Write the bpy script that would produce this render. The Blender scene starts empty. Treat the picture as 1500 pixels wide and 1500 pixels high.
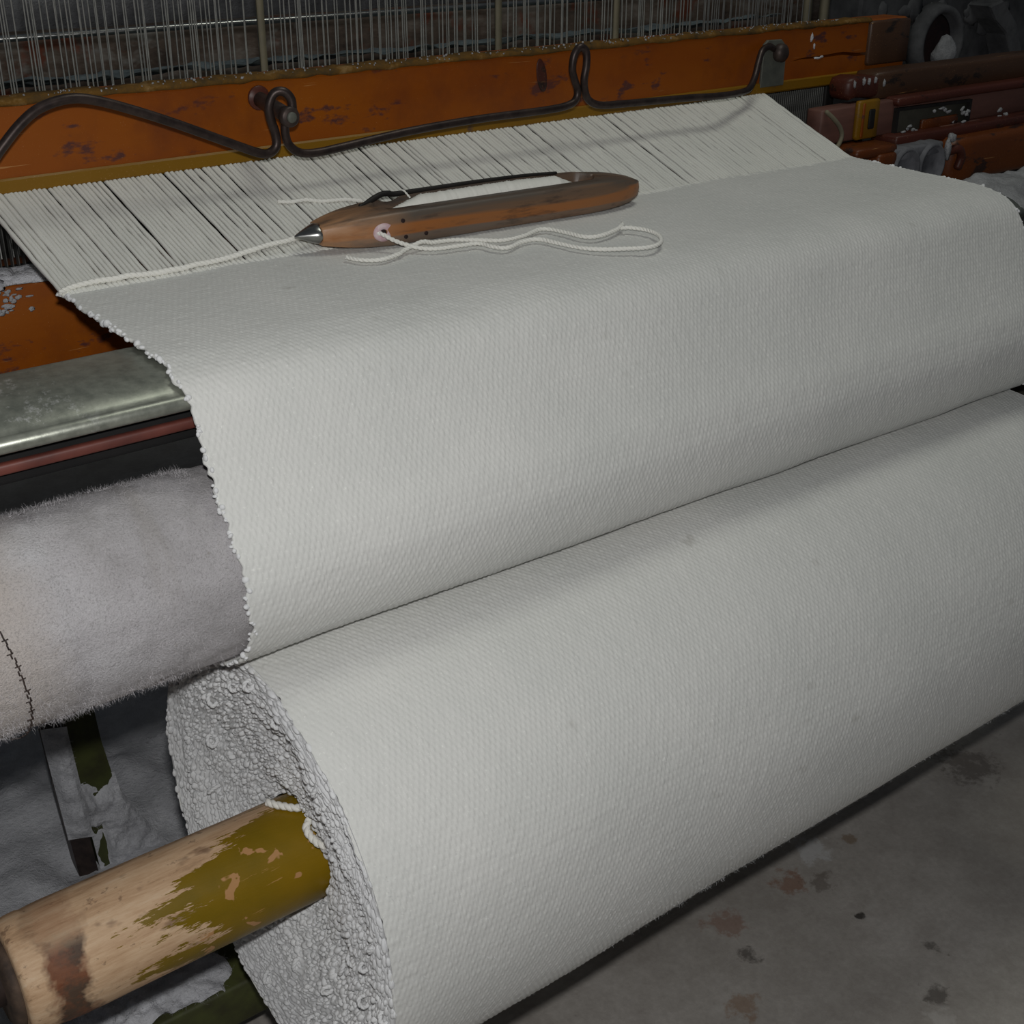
import bpy, math, random
import numpy as np
from mathutils import Vector, Matrix

random.seed(7); rng = np.random.default_rng(7)
scene = bpy.context.scene
COL = scene.collection

# ------------------------------------------------------------------ camera
cam_d = bpy.data.cameras.new('camera'); cam = bpy.data.objects.new('camera', cam_d); COL.objects.link(cam)
CAM = Vector((-0.34297, -1.06076, 1.16800))
RX = Vector((0.794888, -0.606751, 0.002581)); DN = Vector((-0.265727, -0.351940, -0.897512)); FW = Vector((0.545475, 0.712735, -0.440983))
cam.matrix_world = Matrix(((RX.x, -DN.x, -FW.x, CAM.x), (RX.y, -DN.y, -FW.y, CAM.y), (RX.z, -DN.z, -FW.z, CAM.z), (0, 0, 0, 1)))
cam_d.sensor_width = 36; cam_d.lens = 36 * 1922 / 1500; cam_d.clip_start = 0.02
scene.camera = cam

# ------------------------------------------------------------------ light
w = bpy.data.worlds.new('world'); scene.world = w; w.use_nodes = True
w.node_tree.nodes['Background'].inputs[0].default_value = (0.75, 0.85, 1.0, 1); w.node_tree.nodes['Background'].inputs[1].default_value = 0.05

fl = bpy.data.lights.new('camera_flash', 'POINT'); fl.energy = 23.0; fl.shadow_soft_size = 0.014; fl.color = (1.0, 1.0, 0.99)
flo = bpy.data.objects.new('camera_flash', fl); COL.objects.link(flo); flo.location = CAM - DN * 0.062
ov = bpy.data.lights.new('ceiling_lamp', 'AREA'); ov.shape = 'DISK'; ov.size = 0.70; ov.energy = 6.6; ov.color = (0.97, 1.0, 0.90)
ovo = bpy.data.objects.new('ceiling_lamp', ov); COL.objects.link(ovo); ovo.location = (0.90, -0.22, 2.7)

scene.view_settings.view_transform = 'Standard'; scene.view_settings.look = 'None'
scene.view_settings.gamma = 1; scene.view_settings.exposure = 0.0; scene.view_settings.use_curve_mapping = False

# ------------------------------------------------------------------ helpers
def lin(h):
    c = [int(h[i:i + 2], 16) / 255 for i in (0, 2, 4)]
    return tuple(x / 12.92 if x <= .04045 else ((x + .055) / 1.055) ** 2.4 for x in c) + (1,)

class NT:
    """small node-tree writer"""
    def __init__(s, name):
        s.m = bpy.data.materials.new(name); s.m.use_nodes = True; s.t = s.m.node_tree
        s.b = s.t.nodes['Principled BSDF']
        s.tc = s.t.nodes.new('ShaderNodeTexCoord')
    def n(s, k, **kw):
        x = s.t.nodes.new(k)
        for a, v in kw.items(): setattr(x, a, v)
        return x
    def l(s, a, b): s.t.links.new(a, b)
    def coord(s, scale=(1, 1, 1), rot=(0, 0, 0), uv=False):
        mp = s.n('ShaderNodeMapping'); mp.inputs['Scale'].default_value = scale; mp.inputs['Rotation'].default_value = rot
        s.l(s.tc.outputs['UV' if uv else 'Object'], mp.inputs[0]); return mp.outputs[0]
    def noise(s, scale, detail=3, rough=.55, st=(1, 1, 1), uv=False, dist=0):
        x = s.n('ShaderNodeTexNoise'); x.inputs['Scale'].default_value = scale; x.inputs['Detail'].default_value = detail
        x.inputs['Roughness'].default_value = rough; x.inputs['Distortion'].default_value = dist
        s.l(s.coord(st, uv=uv), x.inputs[0]); return x.outputs[0]
    def vor(s, scale, st=(1, 1, 1)):
        x = s.n('ShaderNodeTexVoronoi'); x.inputs['Scale'].default_value = scale; s.l(s.coord(st), x.inputs[0]); return x.outputs[0]
    def ramp(s, f, stops):
        r = s.n('ShaderNodeValToRGB'); e = r.color_ramp.elements
        while len(e) < len(stops): e.new(.5)
        for q, (p, c) in zip(e, stops): q.position = p; q.color = c if len(c) == 4 else (*c, 1)
        s.l(f, r.inputs[0]); return r.outputs[0]
    def mask(s, f, a, b):
        r = s.n('ShaderNodeMapRange'); r.inputs[1].default_value = a; r.inputs[2].default_value = b; s.l(f, r.inputs[0]); return r.outputs[0]
    def mix(s, f, a, b):
        x = s.n('ShaderNodeMix', data_type='RGBA')
        if isinstance(f, (int, float)): x.inputs[0].default_value = f
        else: s.l(f, x.inputs[0])
        for i, v in ((6, a), (7, b)):
            if isinstance(v, tuple): x.inputs[i].default_value = v
            else: s.l(v, x.inputs[i])
        return x.outputs[2]
    def math(s, op, a, b=0.0):
        x = s.n('ShaderNodeMath', operation=op)
        for i, v in ((0, a), (1, b)):
            if isinstance(v, (int, float)): x.inputs[i].default_value = v
            else: s.l(v, x.inputs[i])
        return x.outputs[0]
    def xyz(s):
        x = s.n('ShaderNodeSeparateXYZ'); s.l(s.tc.outputs['Object'], x.inputs[0]); return x.outputs
    def col(s, c):
        if isinstance(c, tuple): s.b.inputs['Base Color'].default_value = c
        else: s.l(c, s.b.inputs['Base Color'])
    def bump(s, h, strength=.3, dist=.001, chain=None):
        x = s.n('ShaderNodeBump'); x.inputs['Strength'].default_value = strength; x.inputs['Distance'].default_value = dist
        s.l(h, x.inputs['Height'])
        if chain: s.l(chain, x.inputs['Normal'])
        s.l(x.outputs[0], s.b.inputs['Normal']); return x.outputs[0]
    def set(s, rough=.6, metal=0.0, spec=.5, sheen=0.0):
        s.b.inputs['Roughness'].default_value = rough; s.b.inputs['Metallic'].default_value = metal
        s.b.inputs['Specular IOR Level'].default_value = spec
        if sheen: s.b.inputs['Sheen Weight'].default_value = sheen
        return s.m

def simple(name, a, b, scale=20, rough=.6, metal=0., spec=.5, st=(1, 1, 1), bump=.2, bd=.001, detail=4):
    k = NT(name); f = k.noise(scale, detail, .6, st)
    k.col(k.ramp(f, [(.35, lin(a)), (.65, lin(b))]))
    if bump: k.bump(f, bump, bd)
    return k.set(rough, metal, spec)

def mesh(name, v, f, mat, parent=None, smooth=True, uv=None):
    """v: (n,3) array; f: list of index tuples or an (m,4)/(m,3) array; one mesh object"""
    me = bpy.data.meshes.new(name); v = np.asarray(v, np.float32)
    if isinstance(f, np.ndarray):
        m, k = f.shape
        me.vertices.add(len(v)); me.vertices.foreach_set('co', v.ravel())
        me.loops.add(m * k); me.loops.foreach_set('vertex_index', f.astype(np.int32).ravel())
        me.polygons.add(m); me.polygons.foreach_set('loop_start', np.arange(0, m * k, k, dtype=np.int32))
        me.polygons.foreach_set('loop_total', np.full(m, k, np.int32)); me.update(calc_edges=True)
    else:
        me.from_pydata([tuple(map(float, p)) for p in v], [], f); me.update()
    if smooth: me.polygons.foreach_set('use_smooth', np.ones(len(me.polygons), bool))
    me.validate()
    if mat: me.materials.append(mat)
    return link(name, me, parent)

def link(name, data, parent=None):
    o = bpy.data.objects.new(name, data); COL.objects.link(o)
    if parent:
        o.parent = parent
        o.matrix_parent_inverse = Matrix.Translation(-world_loc(parent))
    return o

def world_loc(o):
    l = o.location.copy()
    if o.parent: l = l + o.matrix_parent_inverse.translation + world_loc(o.parent)
    return l

def thing(name, label, cat, loc=(0, 0, 0), group=None):
    o = bpy.data.objects.new(name, None); COL.objects.link(o); o.location = loc; o.empty_display_size = .02
    return tag(o, label, cat, group)

def tag(o, label, cat, group=None):
    o['label'] = label; o['category'] = cat; o['kind'] = o.get('kind', 'thing')
    if group: o['group'] = group
    return o

class MB:
    """collects shapes into one mesh"""
    def __init__(s): s.v = []; s.f = []; s.c = 0
    def add(s, v, f):
        v = np.asarray(v, float); s.v.append(v); s.f += [tuple(int(i) + s.c for i in q) for q in f]; s.c += len(v); return s
    def build(s, name, mat, parent=None, smooth=True): return mesh(name, np.concatenate(s.v), s.f, mat, parent, smooth)

def loft(rings, closed=True, caps=True):
    """list of rings (n,3) -> verts, faces"""
    n = len(rings[0]); v = np.concatenate(rings); f = []
    for i in range(len(rings) - 1):
        for j in range(n if closed else n - 1):
            a = i * n + j; b = i * n + (j + 1) % n; f.append((a, b, b + n, a + n))
    if caps and closed:
        f.append(tuple(range(n - 1, -1, -1))); k = (len(rings) - 1) * n; f.append(tuple(range(k, k + n)))
    return v, f

def bevel_rect(a0, a1, b0, b1, r, seg=2):
    """rounded rectangle outline in 2D, counter clockwise"""
    o = []
    for ca, cb, t0 in ((a1 - r, b0 + r, -90), (a1 - r, b1 - r, 0), (a0 + r, b1 - r, 90), (a0 + r, b0 + r, 180)):
        for k in range(seg + 1):
            t = math.radians(t0 + 90 * k / seg); o.append((ca + r * math.cos(t), cb + r * math.sin(t)))
    return np.array(o)

def bar_x(x0, x1, y0, y1, z0, z1, r=.003, n=2, seg=2, wob=0.0):
    """bevelled bar along X, with rounded ends"""
    out = bevel_rect(y0, y1, z0, z1, r, seg); cy, cz = (y0 + y1) / 2, (z0 + z1) / 2
    rings = []
    xs = [x0, x0 + r] + list(np.linspace(x0, x1, n + 2)[1:-1]) + [x1 - r, x1]
    for i, x in enumerate(xs):
        o = out.copy()
        if i in (0, len(xs) - 1):
            o[:, 0] = cy + (o[:, 0] - cy) * max(0, 1 - 2 * r / (y1 - y0)); o[:, 1] = cz + (o[:, 1] - cz) * max(0, 1 - 2 * r / (z1 - z0))
        if wob: o = o + rng.normal(0, wob, 2)
        rings.append(np.column_stack([np.full(len(o), x), o]))
    return loft(rings)

def prism(poly, axis, a0, a1, r=0):
    """extrude a 2D polygon along an axis 0/1/2 (the other two axes in order)"""
    p = np.asarray(poly, float); n = len(p)
    def ring(a, q):
        out = np.zeros((n, 3)); o = [i for i in range(3) if i != axis]; out[:, axis] = a; out[:, o[0]] = q[:, 0]; out[:, o[1]] = q[:, 1]; return out
    if r:
        c = p.mean(0); d = p - c; q = c + d * (1 - r / np.maximum(np.linalg.norm(d, axis=1), 1e-6))[:, None]
        s = 1 if a1 > a0 else -1
        return loft([ring(a0, q), ring(a0 + s * r, p), ring(a1 - s * r, p), ring(a1, q)])
    return loft([ring(a0, p), ring(a1, p)])

def spline(pts, n):
    """Catmull-Rom through the points, n samples evenly spaced by arc length"""
    P = np.asarray(pts, float); P = np.vstack([2 * P[0] - P[1], P, 2 * P[-1] - P[-2]]); out = []
    for i in range(1, len(P) - 2):
        for t in np.linspace(0, 1, 24, endpoint=False):
            a, b, c, d = P[i - 1:i + 3]
            out.append(.5 * (2 * b + (c - a) * t + (2 * a - 5 * b + 4 * c - d) * t * t + (3 * b - a - 3 * c + d) * t ** 3))
    out.append(P[-2]); out = np.array(out)
    s = np.r_[0, np.cumsum(np.linalg.norm(np.diff(out, axis=0), axis=1))]
    q = np.linspace(0, s[-1], n)
    return np.column_stack([np.interp(q, s, out[:, k]) for k in range(out.shape[1])]), s[-1]

def frames(P):
    T = np.gradient(P, axis=0); T /= np.linalg.norm(T, axis=1)[:, None]
    ref = np.array([0.13, 0.2, 1.0]); N = []; prev = ref - T[0] * (ref @ T[0])
    for t in T:
        prev = prev - t * (prev @ t); prev = prev / (np.linalg.norm(prev) + 1e-9); N.append(prev)
    N = np.array(N); return T, N, np.cross(T, N)

def tube(P, r, sides=8, caps=True, ends=True):
    P = np.asarray(P, float); T, N, B = frames(P); r = np.broadcast_to(np.asarray(r, float), (len(P),)).copy()
    a = np.arange(sides) * 2 * math.pi / sides
    rings = [P[i] + r[i] * (np.cos(a)[:, None] * N[i] + np.sin(a)[:, None] * B[i]) for i in range(len(P))]
    if ends:
        e0 = P[0] + (rings[0] - P[0]) * .6 - T[0] * r[0] * .4; e1 = P[-1] + (rings[-1] - P[-1]) * .6 + T[-1] * r[-1] * .4
        rings = [e0] + rings + [e1]
    return loft(rings, caps=caps)

def yarn(mb, pts, r, pitch=.009, n=None, sides=6, wob=0.0):
    """two-ply twisted yarn along the points"""
    P, L = spline(pts, 60); n = n or max(12, int(L / .0016)); P, L = spline(pts, n)
    if wob:
        k = max(4, int(L / .012)); w = np.column_stack([np.interp(np.linspace(0, k, n), np.arange(k + 1), rng.normal(0, wob, k + 1)) for _ in range(3)]); P = P + w
    T, N, B = frames(P); ph = np.linspace(0, L, n) / pitch * 2 * math.pi
    thick = np.interp(np.linspace(0, 1, n), np.linspace(0, 1, max(3, int(L / .02))), 1 + rng.normal(0, .08, max(3, int(L / .02))))
    for s in (0, math.pi):
        Q = P + (r * .38) * (np.cos(ph + s)[:, None] * N + np.sin(ph + s)[:, None] * B)
        mb.add(*tube(Q, r * .72 * thick, sides))
    return mb

def vnoise(x, y, seed=0, n=256):
    """smooth value noise in -1..1"""
    g = np.random.default_rng(seed).uniform(-1, 1, (n, n)); xi = np.floor(x).astype(int); yi = np.floor(y).astype(int)
    fx = x - xi; fy = y - yi; fx = fx * fx * (3 - 2 * fx); fy = fy * fy * (3 - 2 * fy)
    a = g[xi % n, yi % n]; b = g[(xi + 1) % n, yi % n]; c = g[xi % n, (yi + 1) % n]; d = g[(xi + 1) % n, (yi + 1) % n]
    return (a * (1 - fx) + b * fx) * (1 - fy) + (c * (1 - fx) + d * fx) * fy

def grid_faces(nv, nu, closed_v=False):
    i = np.arange(nv if closed_v else nv - 1)[:, None]; j = np.arange(nu - 1)[None, :]; i2 = (i + 1) % nv
    return np.stack([i * nu + j, i * nu + j + 1, i2 * nu + j + 1, i2 * nu + j], -1).reshape(-1, 4)

def weave(u, v, seed=1):
    """height of a warp-faced plain weave, in thread and pick units"""
    u = u + .22 * vnoise(u * .35, v * .22, seed) ; v = v + .25 * vnoise(u * .12, v * .5, seed + 1)
    i = np.floor(u); j = np.floor(v); fu = 2 * (u - i) - 1; fv = 2 * (v - j) - 1
    c = np.cos(math.pi * (v - .5 + i)); R = np.random.default_rng(seed + 5)
    gw = R.uniform(.8, 1.15, 2048)[i.astype(int) % 2048]; gc = R.uniform(.45, 1.35, (1024, 512))[i.astype(int) % 1024, j.astype(int) % 512]
    warp = .75 * c * gc + .9 * gw * np.sqrt(np.clip(1 - .95 * fu * fu, 0, 1))
    weft = -.25 * c + .42 * np.sqrt(np.clip(1 - .9 * fv * fv, 0, 1))
    return np.maximum(warp, weft)

def fibres(n, root, nrm, length, width, curl=.5, seed=3):
    """thin bent ribbons: root (n,3), nrm (n,3)"""
    R = np.random.default_rng(seed); L = (length * R.uniform(.35, 1.0, n))[:, None]
    d1 = nrm + R.normal(0, curl, (n, 3)); d1 /= np.linalg.norm(d1, axis=1)[:, None]
    d2 = d1 + R.normal(0, curl, (n, 3)); d2 /= np.linalg.norm(d2, axis=1)[:, None]
    s = np.cross(d1, R.normal(0, 1, (n, 3))); s /= np.linalg.norm(s, axis=1)[:, None]; s *= width
    p0 = root; p1 = p0 + d1 * L * .5; p2 = p1 + d2 * L * .5
    v = np.stack([p0 - s, p0 + s, p1 - s * .7, p1 + s * .7, p2 - s * .3, p2 + s * .3], 1).reshape(-1, 3)
    k = (np.arange(n) * 6)[:, None]
    f = np.concatenate([k + np.array([0, 1, 3, 2]), k + np.array([2, 3, 5, 4])])
    return v, f

def ico(sub=1):
    bm_ = __import__('bmesh').new(); __import__('bmesh').ops.create_icosphere(bm_, subdivisions=sub, radius=1)
    v = np.array([q.co[:] for q in bm_.verts]); f = np.array([[q.index for q in p.verts] for p in bm_.faces]); bm_.free(); return v, f

def scatter(base_v, base_f, pos, rot, scl):
    """numpy copies of a small template into one mesh: pos (n,3), rot (n,3,3), scl (n,3)"""
    n = len(pos); m = len(base_v)
    v = np.einsum('nij,nmj->nmi', rot, base_v[None] * scl[:, None, :]) + pos[:, None, :]
    f = (base_f[None] + (np.arange(n) * m)[:, None, None]).reshape(-1, base_f.shape[1])
    return v.reshape(-1, 3), f

def rand_rot(n, seed=0):
    q = np.random.default_rng(seed).normal(0, 1, (n, 4)); q /= np.linalg.norm(q, axis=1)[:, None]; a, b, c, d = q.T
    return np.stack([1 - 2 * (c * c + d * d), 2 * (b * c - a * d), 2 * (b * d + a * c), 2 * (b * c + a * d), 1 - 2 * (b * b + d * d), 2 * (c * d - a * b),
                     2 * (b * d - a * c), 2 * (c * d + a * b), 1 - 2 * (b * b + c * c)], -1).reshape(n, 3, 3)

def lump(c, s, amp=.25, freq=2.5, sub=3, seed=0, flat=None):
    """irregular clump of lint around c with half sizes s"""
    v, f = ico(sub); d = 1 + amp * vnoise(v[:, 0] * freq + 9 + v[:, 2] * 1.7, v[:, 1] * freq + 5 - v[:, 2], seed) + amp * .5 * vnoise(v[:, 0] * freq * 3 + 30, v[:, 1] * freq * 3 + v[:, 2] * 5, seed + 1)
    p = v * d[:, None] * np.array(s) + np.array(c)
    if flat is not None: p[:, 2] = np.maximum(p[:, 2], flat)
    return p, [tuple(q) for q in f]

# ------------------------------------------------------------------ materials
def cotton(name, a, b, fine=1400, soil=.0):
    k = NT(name); f = k.noise(9, 4, .6); c = k.ramp(f, [(.3, lin(a)), (.7, lin(b))])
    g = k.noise(330, 2, .7); c = k.mix(k.mask(g, .62, .85), c, lin('f2f2ec'))
    if soil:
        sp = k.noise(38, 2, .5); c = k.mix(k.math('MULTIPLY', k.mask(sp, .70, .80), soil), c, lin('9a968c'))
    k.col(c); k.bump(k.noise(fine, 2, .7), .35, .0006); return k.set(.95, 0, .15, .15)

M = {}
M['cloth'] = cotton('woven_cotton', 'd4d4d0', 'dddcd8', 1500, .3)
M['nub'] = cotton('selvage_cotton', 'd6d6d7', 'e6e6e6', 700)
M['warp'] = cotton('warp_cotton', 'd8d8d1', 'e4e3dc', 900)
M['yarn'] = cotton('yarn_cotton', 'e9e7df', 'f1efe8', 1800)

k = NT('roller_fleece'); f = k.noise(14, 5, .65); c = k.ramp(f, [(.3, lin('aaa6a7')), (.5, lin('bdb9bb')), (.72, lin('c9c6c8'))])
st = k.noise(10, 4, .6, (3.0, .5, .5)); c = k.mix(k.mask(st, .55, .75), c, lin('a9a4a2'))
wt = k.n('ShaderNodeTexWave'); wt.inputs['Scale'].default_value = 300; k.l(k.coord((1, 0, 0)), wt.inputs[0])
xx = k.xyz(); pk = k.math('MULTIPLY', k.mask(k.math('ADD', xx[0], k.math('MULTIPLY', f, .06)), -.09, -.13), .6); c = k.mix(pk, c, lin('c6bab0'))
sp = k.noise(60, 3, .6); c = k.mix(k.math('MULTIPLY', k.mask(sp, .68, .76), .6), c, lin('8d847a'))
sk = k.noise(650, 3, .8); c = k.mix(k.math('MULTIPLY', k.mask(sk, .50, .66), .5), c, lin('7d7876')); k.col(c); k.bump(k.noise(520, 3, .85), .9, .0022); M['fleece'] = k.set(1, 0, .1, .2)
M['fibre'] = simple('fleece_fibre', 'c4c0c2', 'd4d0d2', 30, 1, bump=0, spec=.1)
k = NT('loom_lint'); f = k.noise(24, 5, .7); k.col(k.ramp(f, [(.3, lin('bebec2')), (.6, lin('dadade')), (.8, lin('e6e6e8'))])); k.bump(k.noise(160, 4, .8), .9, .004); M['lint'] = k.set(1, 0, .1)
k = NT('grey_lint'); f = k.noise(24, 5, .7); k.col(k.ramp(f, [(.3, lin('88888a')), (.7, lin('b4b4b6'))])); k.bump(k.noise(160, 4, .8), .9, .004); M['grey_lint'] = k.set(1, 0, .1)

def painted(name, a, b, worn, wear=.66, rough=.42, st=(1, 1, 1)):
    k = NT(name); f = k.noise(6, 4, .6, (.6, 2, 2)); c = k.ramp(f, [(.3, lin(a)), (.7, lin(b))])
    g = k.noise(26, 5, .65, (.7, 1.6, 1.6)); c = k.mix(k.mask(g, wear, wear + .06), c, lin(worn))
    s = k.noise(40, 3, .6, (.25, 6, 6)); c = k.mix(k.math('MULTIPLY', k.mask(s, .70, .74), .6), c, lin('b98a55'))
    d = k.noise(700, 2, .6); c = k.mix(k.math('MULTIPLY', k.mask(d, .66, .74), .5), c, lin('b08a60'))
    k.col(c); k.bump(g, .25, .001); return k.set(rough, 0, .35)
M['orange'] = painted('orange_paint', '843f03', '924d03', '54302a', .6)
def grime(m):
    t = m.node_tree; b = t.nodes['Principled BSDF']; src = b.inputs['Base Color'].links[0].from_socket
    tc = t.nodes.new('ShaderNodeTexCoord'); n = t.nodes.new('ShaderNodeTexNoise'); n.inputs['Scale'].default_value = 11; n.inputs['Detail'].default_value = 5; n.inputs['Roughness'].default_value = .65
    mr = t.nodes.new('ShaderNodeMapRange'); mr.inputs[1].default_value = .48; mr.inputs[2].default_value = .72; mr.inputs[4].default_value = .6
    mx = t.nodes.new('ShaderNodeMix'); mx.data_type = 'RGBA'; mx.inputs[7].default_value = lin('642e14')
    t.links.new(tc.outputs['Object'], n.inputs[0]); t.links.new(n.outputs[0], mr.inputs[0]); t.links.new(mr.outputs[0], mx.inputs[0]); t.links.new(src, mx.inputs[6]); t.links.new(mx.outputs[2], b.inputs['Base Color'])
grime(M['orange'])
M['mustard'] = painted('mustard_paint', '7a560a', '88620e', '5f4730', .66)
M['dark_red'] = painted('dark_red_paint', '44221a', '53281e', '2a1c18', .6)
M['brown'] = painted('dark_brown_paint', '3e2a1e', '4e3524', '241c18', .6)
M['rust_orange'] = painted('rusty_orange_paint', '6a360e', '58290d', '33201a', .56)
M['pink_wood'] = simple('pinkish_wood', '6e4a40', '583a32', 14, .6, st=(.4, 3, 3))
M['red_strip'] = simple('red_strip_paint', '6e3a30', '572c25', 30, .55)
k = NT('batten_rim'); f = k.noise(40, 5, .7); k.col(k.ramp(f, [(.35, lin('4a3a22')), (.55, lin('6b4c1e')), (.7, lin('8c7048'))])); k.bump(f, .6, .003); M['rim'] = k.set(.9, 0, .2)
M['iron'] = simple('dark_iron', '3a3230', '51443f', 60, .5, .55, .5)
M['wire_iron'] = simple('bent_rod_iron', '352c2a', '4a3e3a', 90, .42, .6, .5, bump=.15)
M['black'] = simple('black_iron', '1c1a19', '2a2624', 40, .6, .3)
M['void'] = simple('gap_shade_black', '0b0a0a', '141212', 40, .9, bump=0)  # near-black base colour paints in the shade of the empty gap under the plate
M['dusty_plate'] = simple('dusty_iron_plate', '3c3c3e', '545456', 18, .95, 0, .1, bump=.5, bd=.003)
M['dusty_ring'] = simple('dusty_iron_ring', '4a4a4c', '606062', 30, .95, 0, .1, bump=.5, bd=.003)
M['grey_plate'] = simple('grey_plate', '54564f', '66675e', 60, .6, .2)
M['cast'] = simple('dusty_cast_iron', '56565a', '7a7a7e', 26, .9, 0, .2, bump=.6, bd=.003)
M['cast_dark'] = simple('greasy_cast_iron', '3a3832', '4a483e', 22, .8, .1, .3, bump=.5, bd=.003)
M['heddle'] = simple('heddle_steel', 'a3a39f', 'b9b9b4', 80, .42, .35, .5, bump=0)
M['heald_bar'] = simple('heald_bar_paint', '6e6856', '7c745e', 30, .7)
M['reed_wire'] = simple('reed_steel', '62625f', '787874', 80, .4, .6, bump=0)
M['green'] = simple('green_paint', '4a4f26', '3a3a20', 40, .6, bump=.3)
k = NT('soiled_back_wood'); f = k.noise(12, 5, .7, (.7, 2, 2)); c = k.ramp(f, [(.3, lin('3a322e')), (.5, lin('5e5148')), (.68, lin('7d746c'))])
g = k.noise(9, 4, .7); c = k.mix(k.math('MULTIPLY', k.mask(g, .56, .64), .8), c, lin('6e3420')); g2 = k.noise(15, 4, .7, (.5, 1, 1)); c = k.mix(k.math('MULTIPLY', k.mask(g2, .60, .7), .8), c, lin('8f8d88')); k.col(c); k.bump(f, .5, .004); M['back_wood'] = k.set(.9, 0, .2)
M['teal_lint'] = simple('teal_grey_lint', '5a6468', '707a7c', 60, 1, bump=.6, bd=.003)

k = NT('rolled_steel_plate'); f = k.noise(90, 4, .7, (1, 1, 1)); c = k.ramp(f, [(.3, lin('85887e')), (.7, lin('a6a89c'))])
sc = k.noise(30, 5, .8, (1.2, 1, 1)); msk = k.math('MULTIPLY', k.mask(sc, .58, .66), .8); x = k.xyz()
c = k.mix(k.math('MULTIPLY', msk, k.mask(x[0], -.055, -.085)), c, lin('d8d8d4')); k.col(c)
rr = k.mask(f, .2, .9); k.l(k.math('ADD', k.math('MULTIPLY', rr, .12), .33), k.b.inputs['Roughness']); k.bump(k.noise(500, 2, .6), .12, .0005)
M['plate'] = k.set(.36, .6, .5); k.l(k.math('ADD', k.math('MULTIPLY', rr, .12), .33), k.b.inputs['Roughness'])

M['tip'] = simple('shuttle_tip_steel', '9a9a98', 'b4b4b0', 90, .28, 1.0, bump=0)
k = NT('shuttle_wood'); f = k.noise(16, 4, .65, (.12, 2.4, 2.4)); f2 = k.noise(22, 3, .6, (.10, 2.0, 2.0)); x = k.xyz()
hz = k.math('ADD', x[2], k.math('MULTIPLY', k.math('SUBTRACT', f2, .5), .016))
c = k.mix(k.mask(hz, .0190, .0215), k.mix(k.mask(hz, .0085, .0105), lin('6e6157'), lin('9c602f')), lin('5a5047'))
c = k.mix(k.math('MULTIPLY', k.mask(f, .42, .62), .5), c, lin('8a6240')); g = k.noise(60, 5, .7, (.25, 1.5, 1.5)); c = k.mix(k.math('MULTIPLY', k.mask(g, .54, .68), .7), c, lin('332b28'))
x = k.xyz(); tipm = k.math('MULTIPLY', k.mask(x[0], -.100, -.165), k.mask(k.noise(30, 4, .6, (.4, 2, 2)), .35, .6)); c = k.mix(tipm, c, lin('b08460'))
k.col(c); k.bump(g, .25, .0008); M['shuttle'] = k.set(.42, 0, .45)
M['slot_wood'] = simple('slot_wood', '3c302a', '4c3c32', 40, .55, st=(.3, 2, 2))
M['eye'] = simple('worn_pink_eye', 'c49aa4', 'd8c2c4', 160, .6)
M['hole'] = simple('dark_hole', '1a1010', '2a1616', 60, .8, bump=0)

k = NT('pole_wood_paint'); x = k.xyz()
wf = k.noise(40, 6, .75, (.30, 2.4, 2.4)); wood = k.ramp(wf, [(.28, lin('8e7356')), (.42, lin('bf9c7a')), (.56, lin('d0b08e')), (.75, lin('dcc4a6'))])
ws = k.noise(24, 4, .65, (.7, 1.4, 1.4)); wood = k.mix(k.math('MULTIPLY', k.mask(ws, .58, .66), .75), wood, lin('6a4e3a')); wd = k.noise(70, 4, .7, (.9, 1.2, 1.2)); wood = k.mix(k.math('MULTIPLY', k.mask(wd, .62, .68), .55), wood, lin('5c4434'))
wb = k.noise(9, 3, .6); wood = k.mix(k.math('MULTIPLY', k.mask(wb, .5, .75), .35), wood, lin('c8966c'))
pf = k.noise(14, 3, .6); paint = k.ramp(pf, [(.35, lin('76600c')), (.7, lin('8a6c10'))])
chip = k.noise(42, 3, .55, (1.0, 1.1, 1.1), dist=.4); paint = k.mix(k.mask(chip, .632, .650), paint, lin('b88a5c'))
scr = k.noise(80, 4, .7, (.3, 2.2, 2.2)); paint = k.mix(k.math('MULTIPLY', k.mask(scr, .66, .70), .8), paint, lin('b48a50'))
en = k.noise(26, 6, .75, (.35, 1.9, 1.9)); edge = k.math('ADD', x[0], k.math('MULTIPLY', k.math('SUBTRACT', en, .5), .30))
wv = k.math('ADD', k.math('MULTIPLY', x[1], .65), k.math('MULTIPLY', x[2], .76)); zt = k.math('MULTIPLY', k.mask(wv, .002, .044), .115); edge = k.math('SUBTRACT', edge, zt)
pm = k.mask(edge, -.094, -.088)
c = k.mix(pm, wood, paint)
rn = k.noise(30, 4, .65); rx = k.math('ADD', x[0], k.math('MULTIPLY', k.math('SUBTRACT', rn, .5), .05))
band = k.math('MULTIPLY', k.mask(rx, -.185, -.176), k.mask(rx, -.148, -.156)); rc = k.ramp(k.noise(36, 4, .7), [(.4, lin('3c2a22')), (.55, lin('6e3c24')), (.7, lin('7a4a30'))])
band = k.math('MULTIPLY', band, k.math('ADD', .30, k.math('MULTIPLY', k.mask(wv, .016, .004), .62))); c = k.mix(band, c, rc)
k.col(c); k.bump(k.math('ADD', wf, k.math('MULTIPLY', pm, .35)), .35, .0015); k.l(k.math('SUBTRACT', .62, k.math('MULTIPLY', pm, .24)), k.b.inputs['Roughness'])
M['pole'] = k.set(.6, 0, .35); k.l(k.math('SUBTRACT', .62, k.math('MULTIPLY', pm, .24)), k.b.inputs['Roughness'])
M['pole_end'] = simple('weathered_end_grain', '3a2e26', '5c4a3c', 60, .8, bump=.5, bd=.002)

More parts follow.
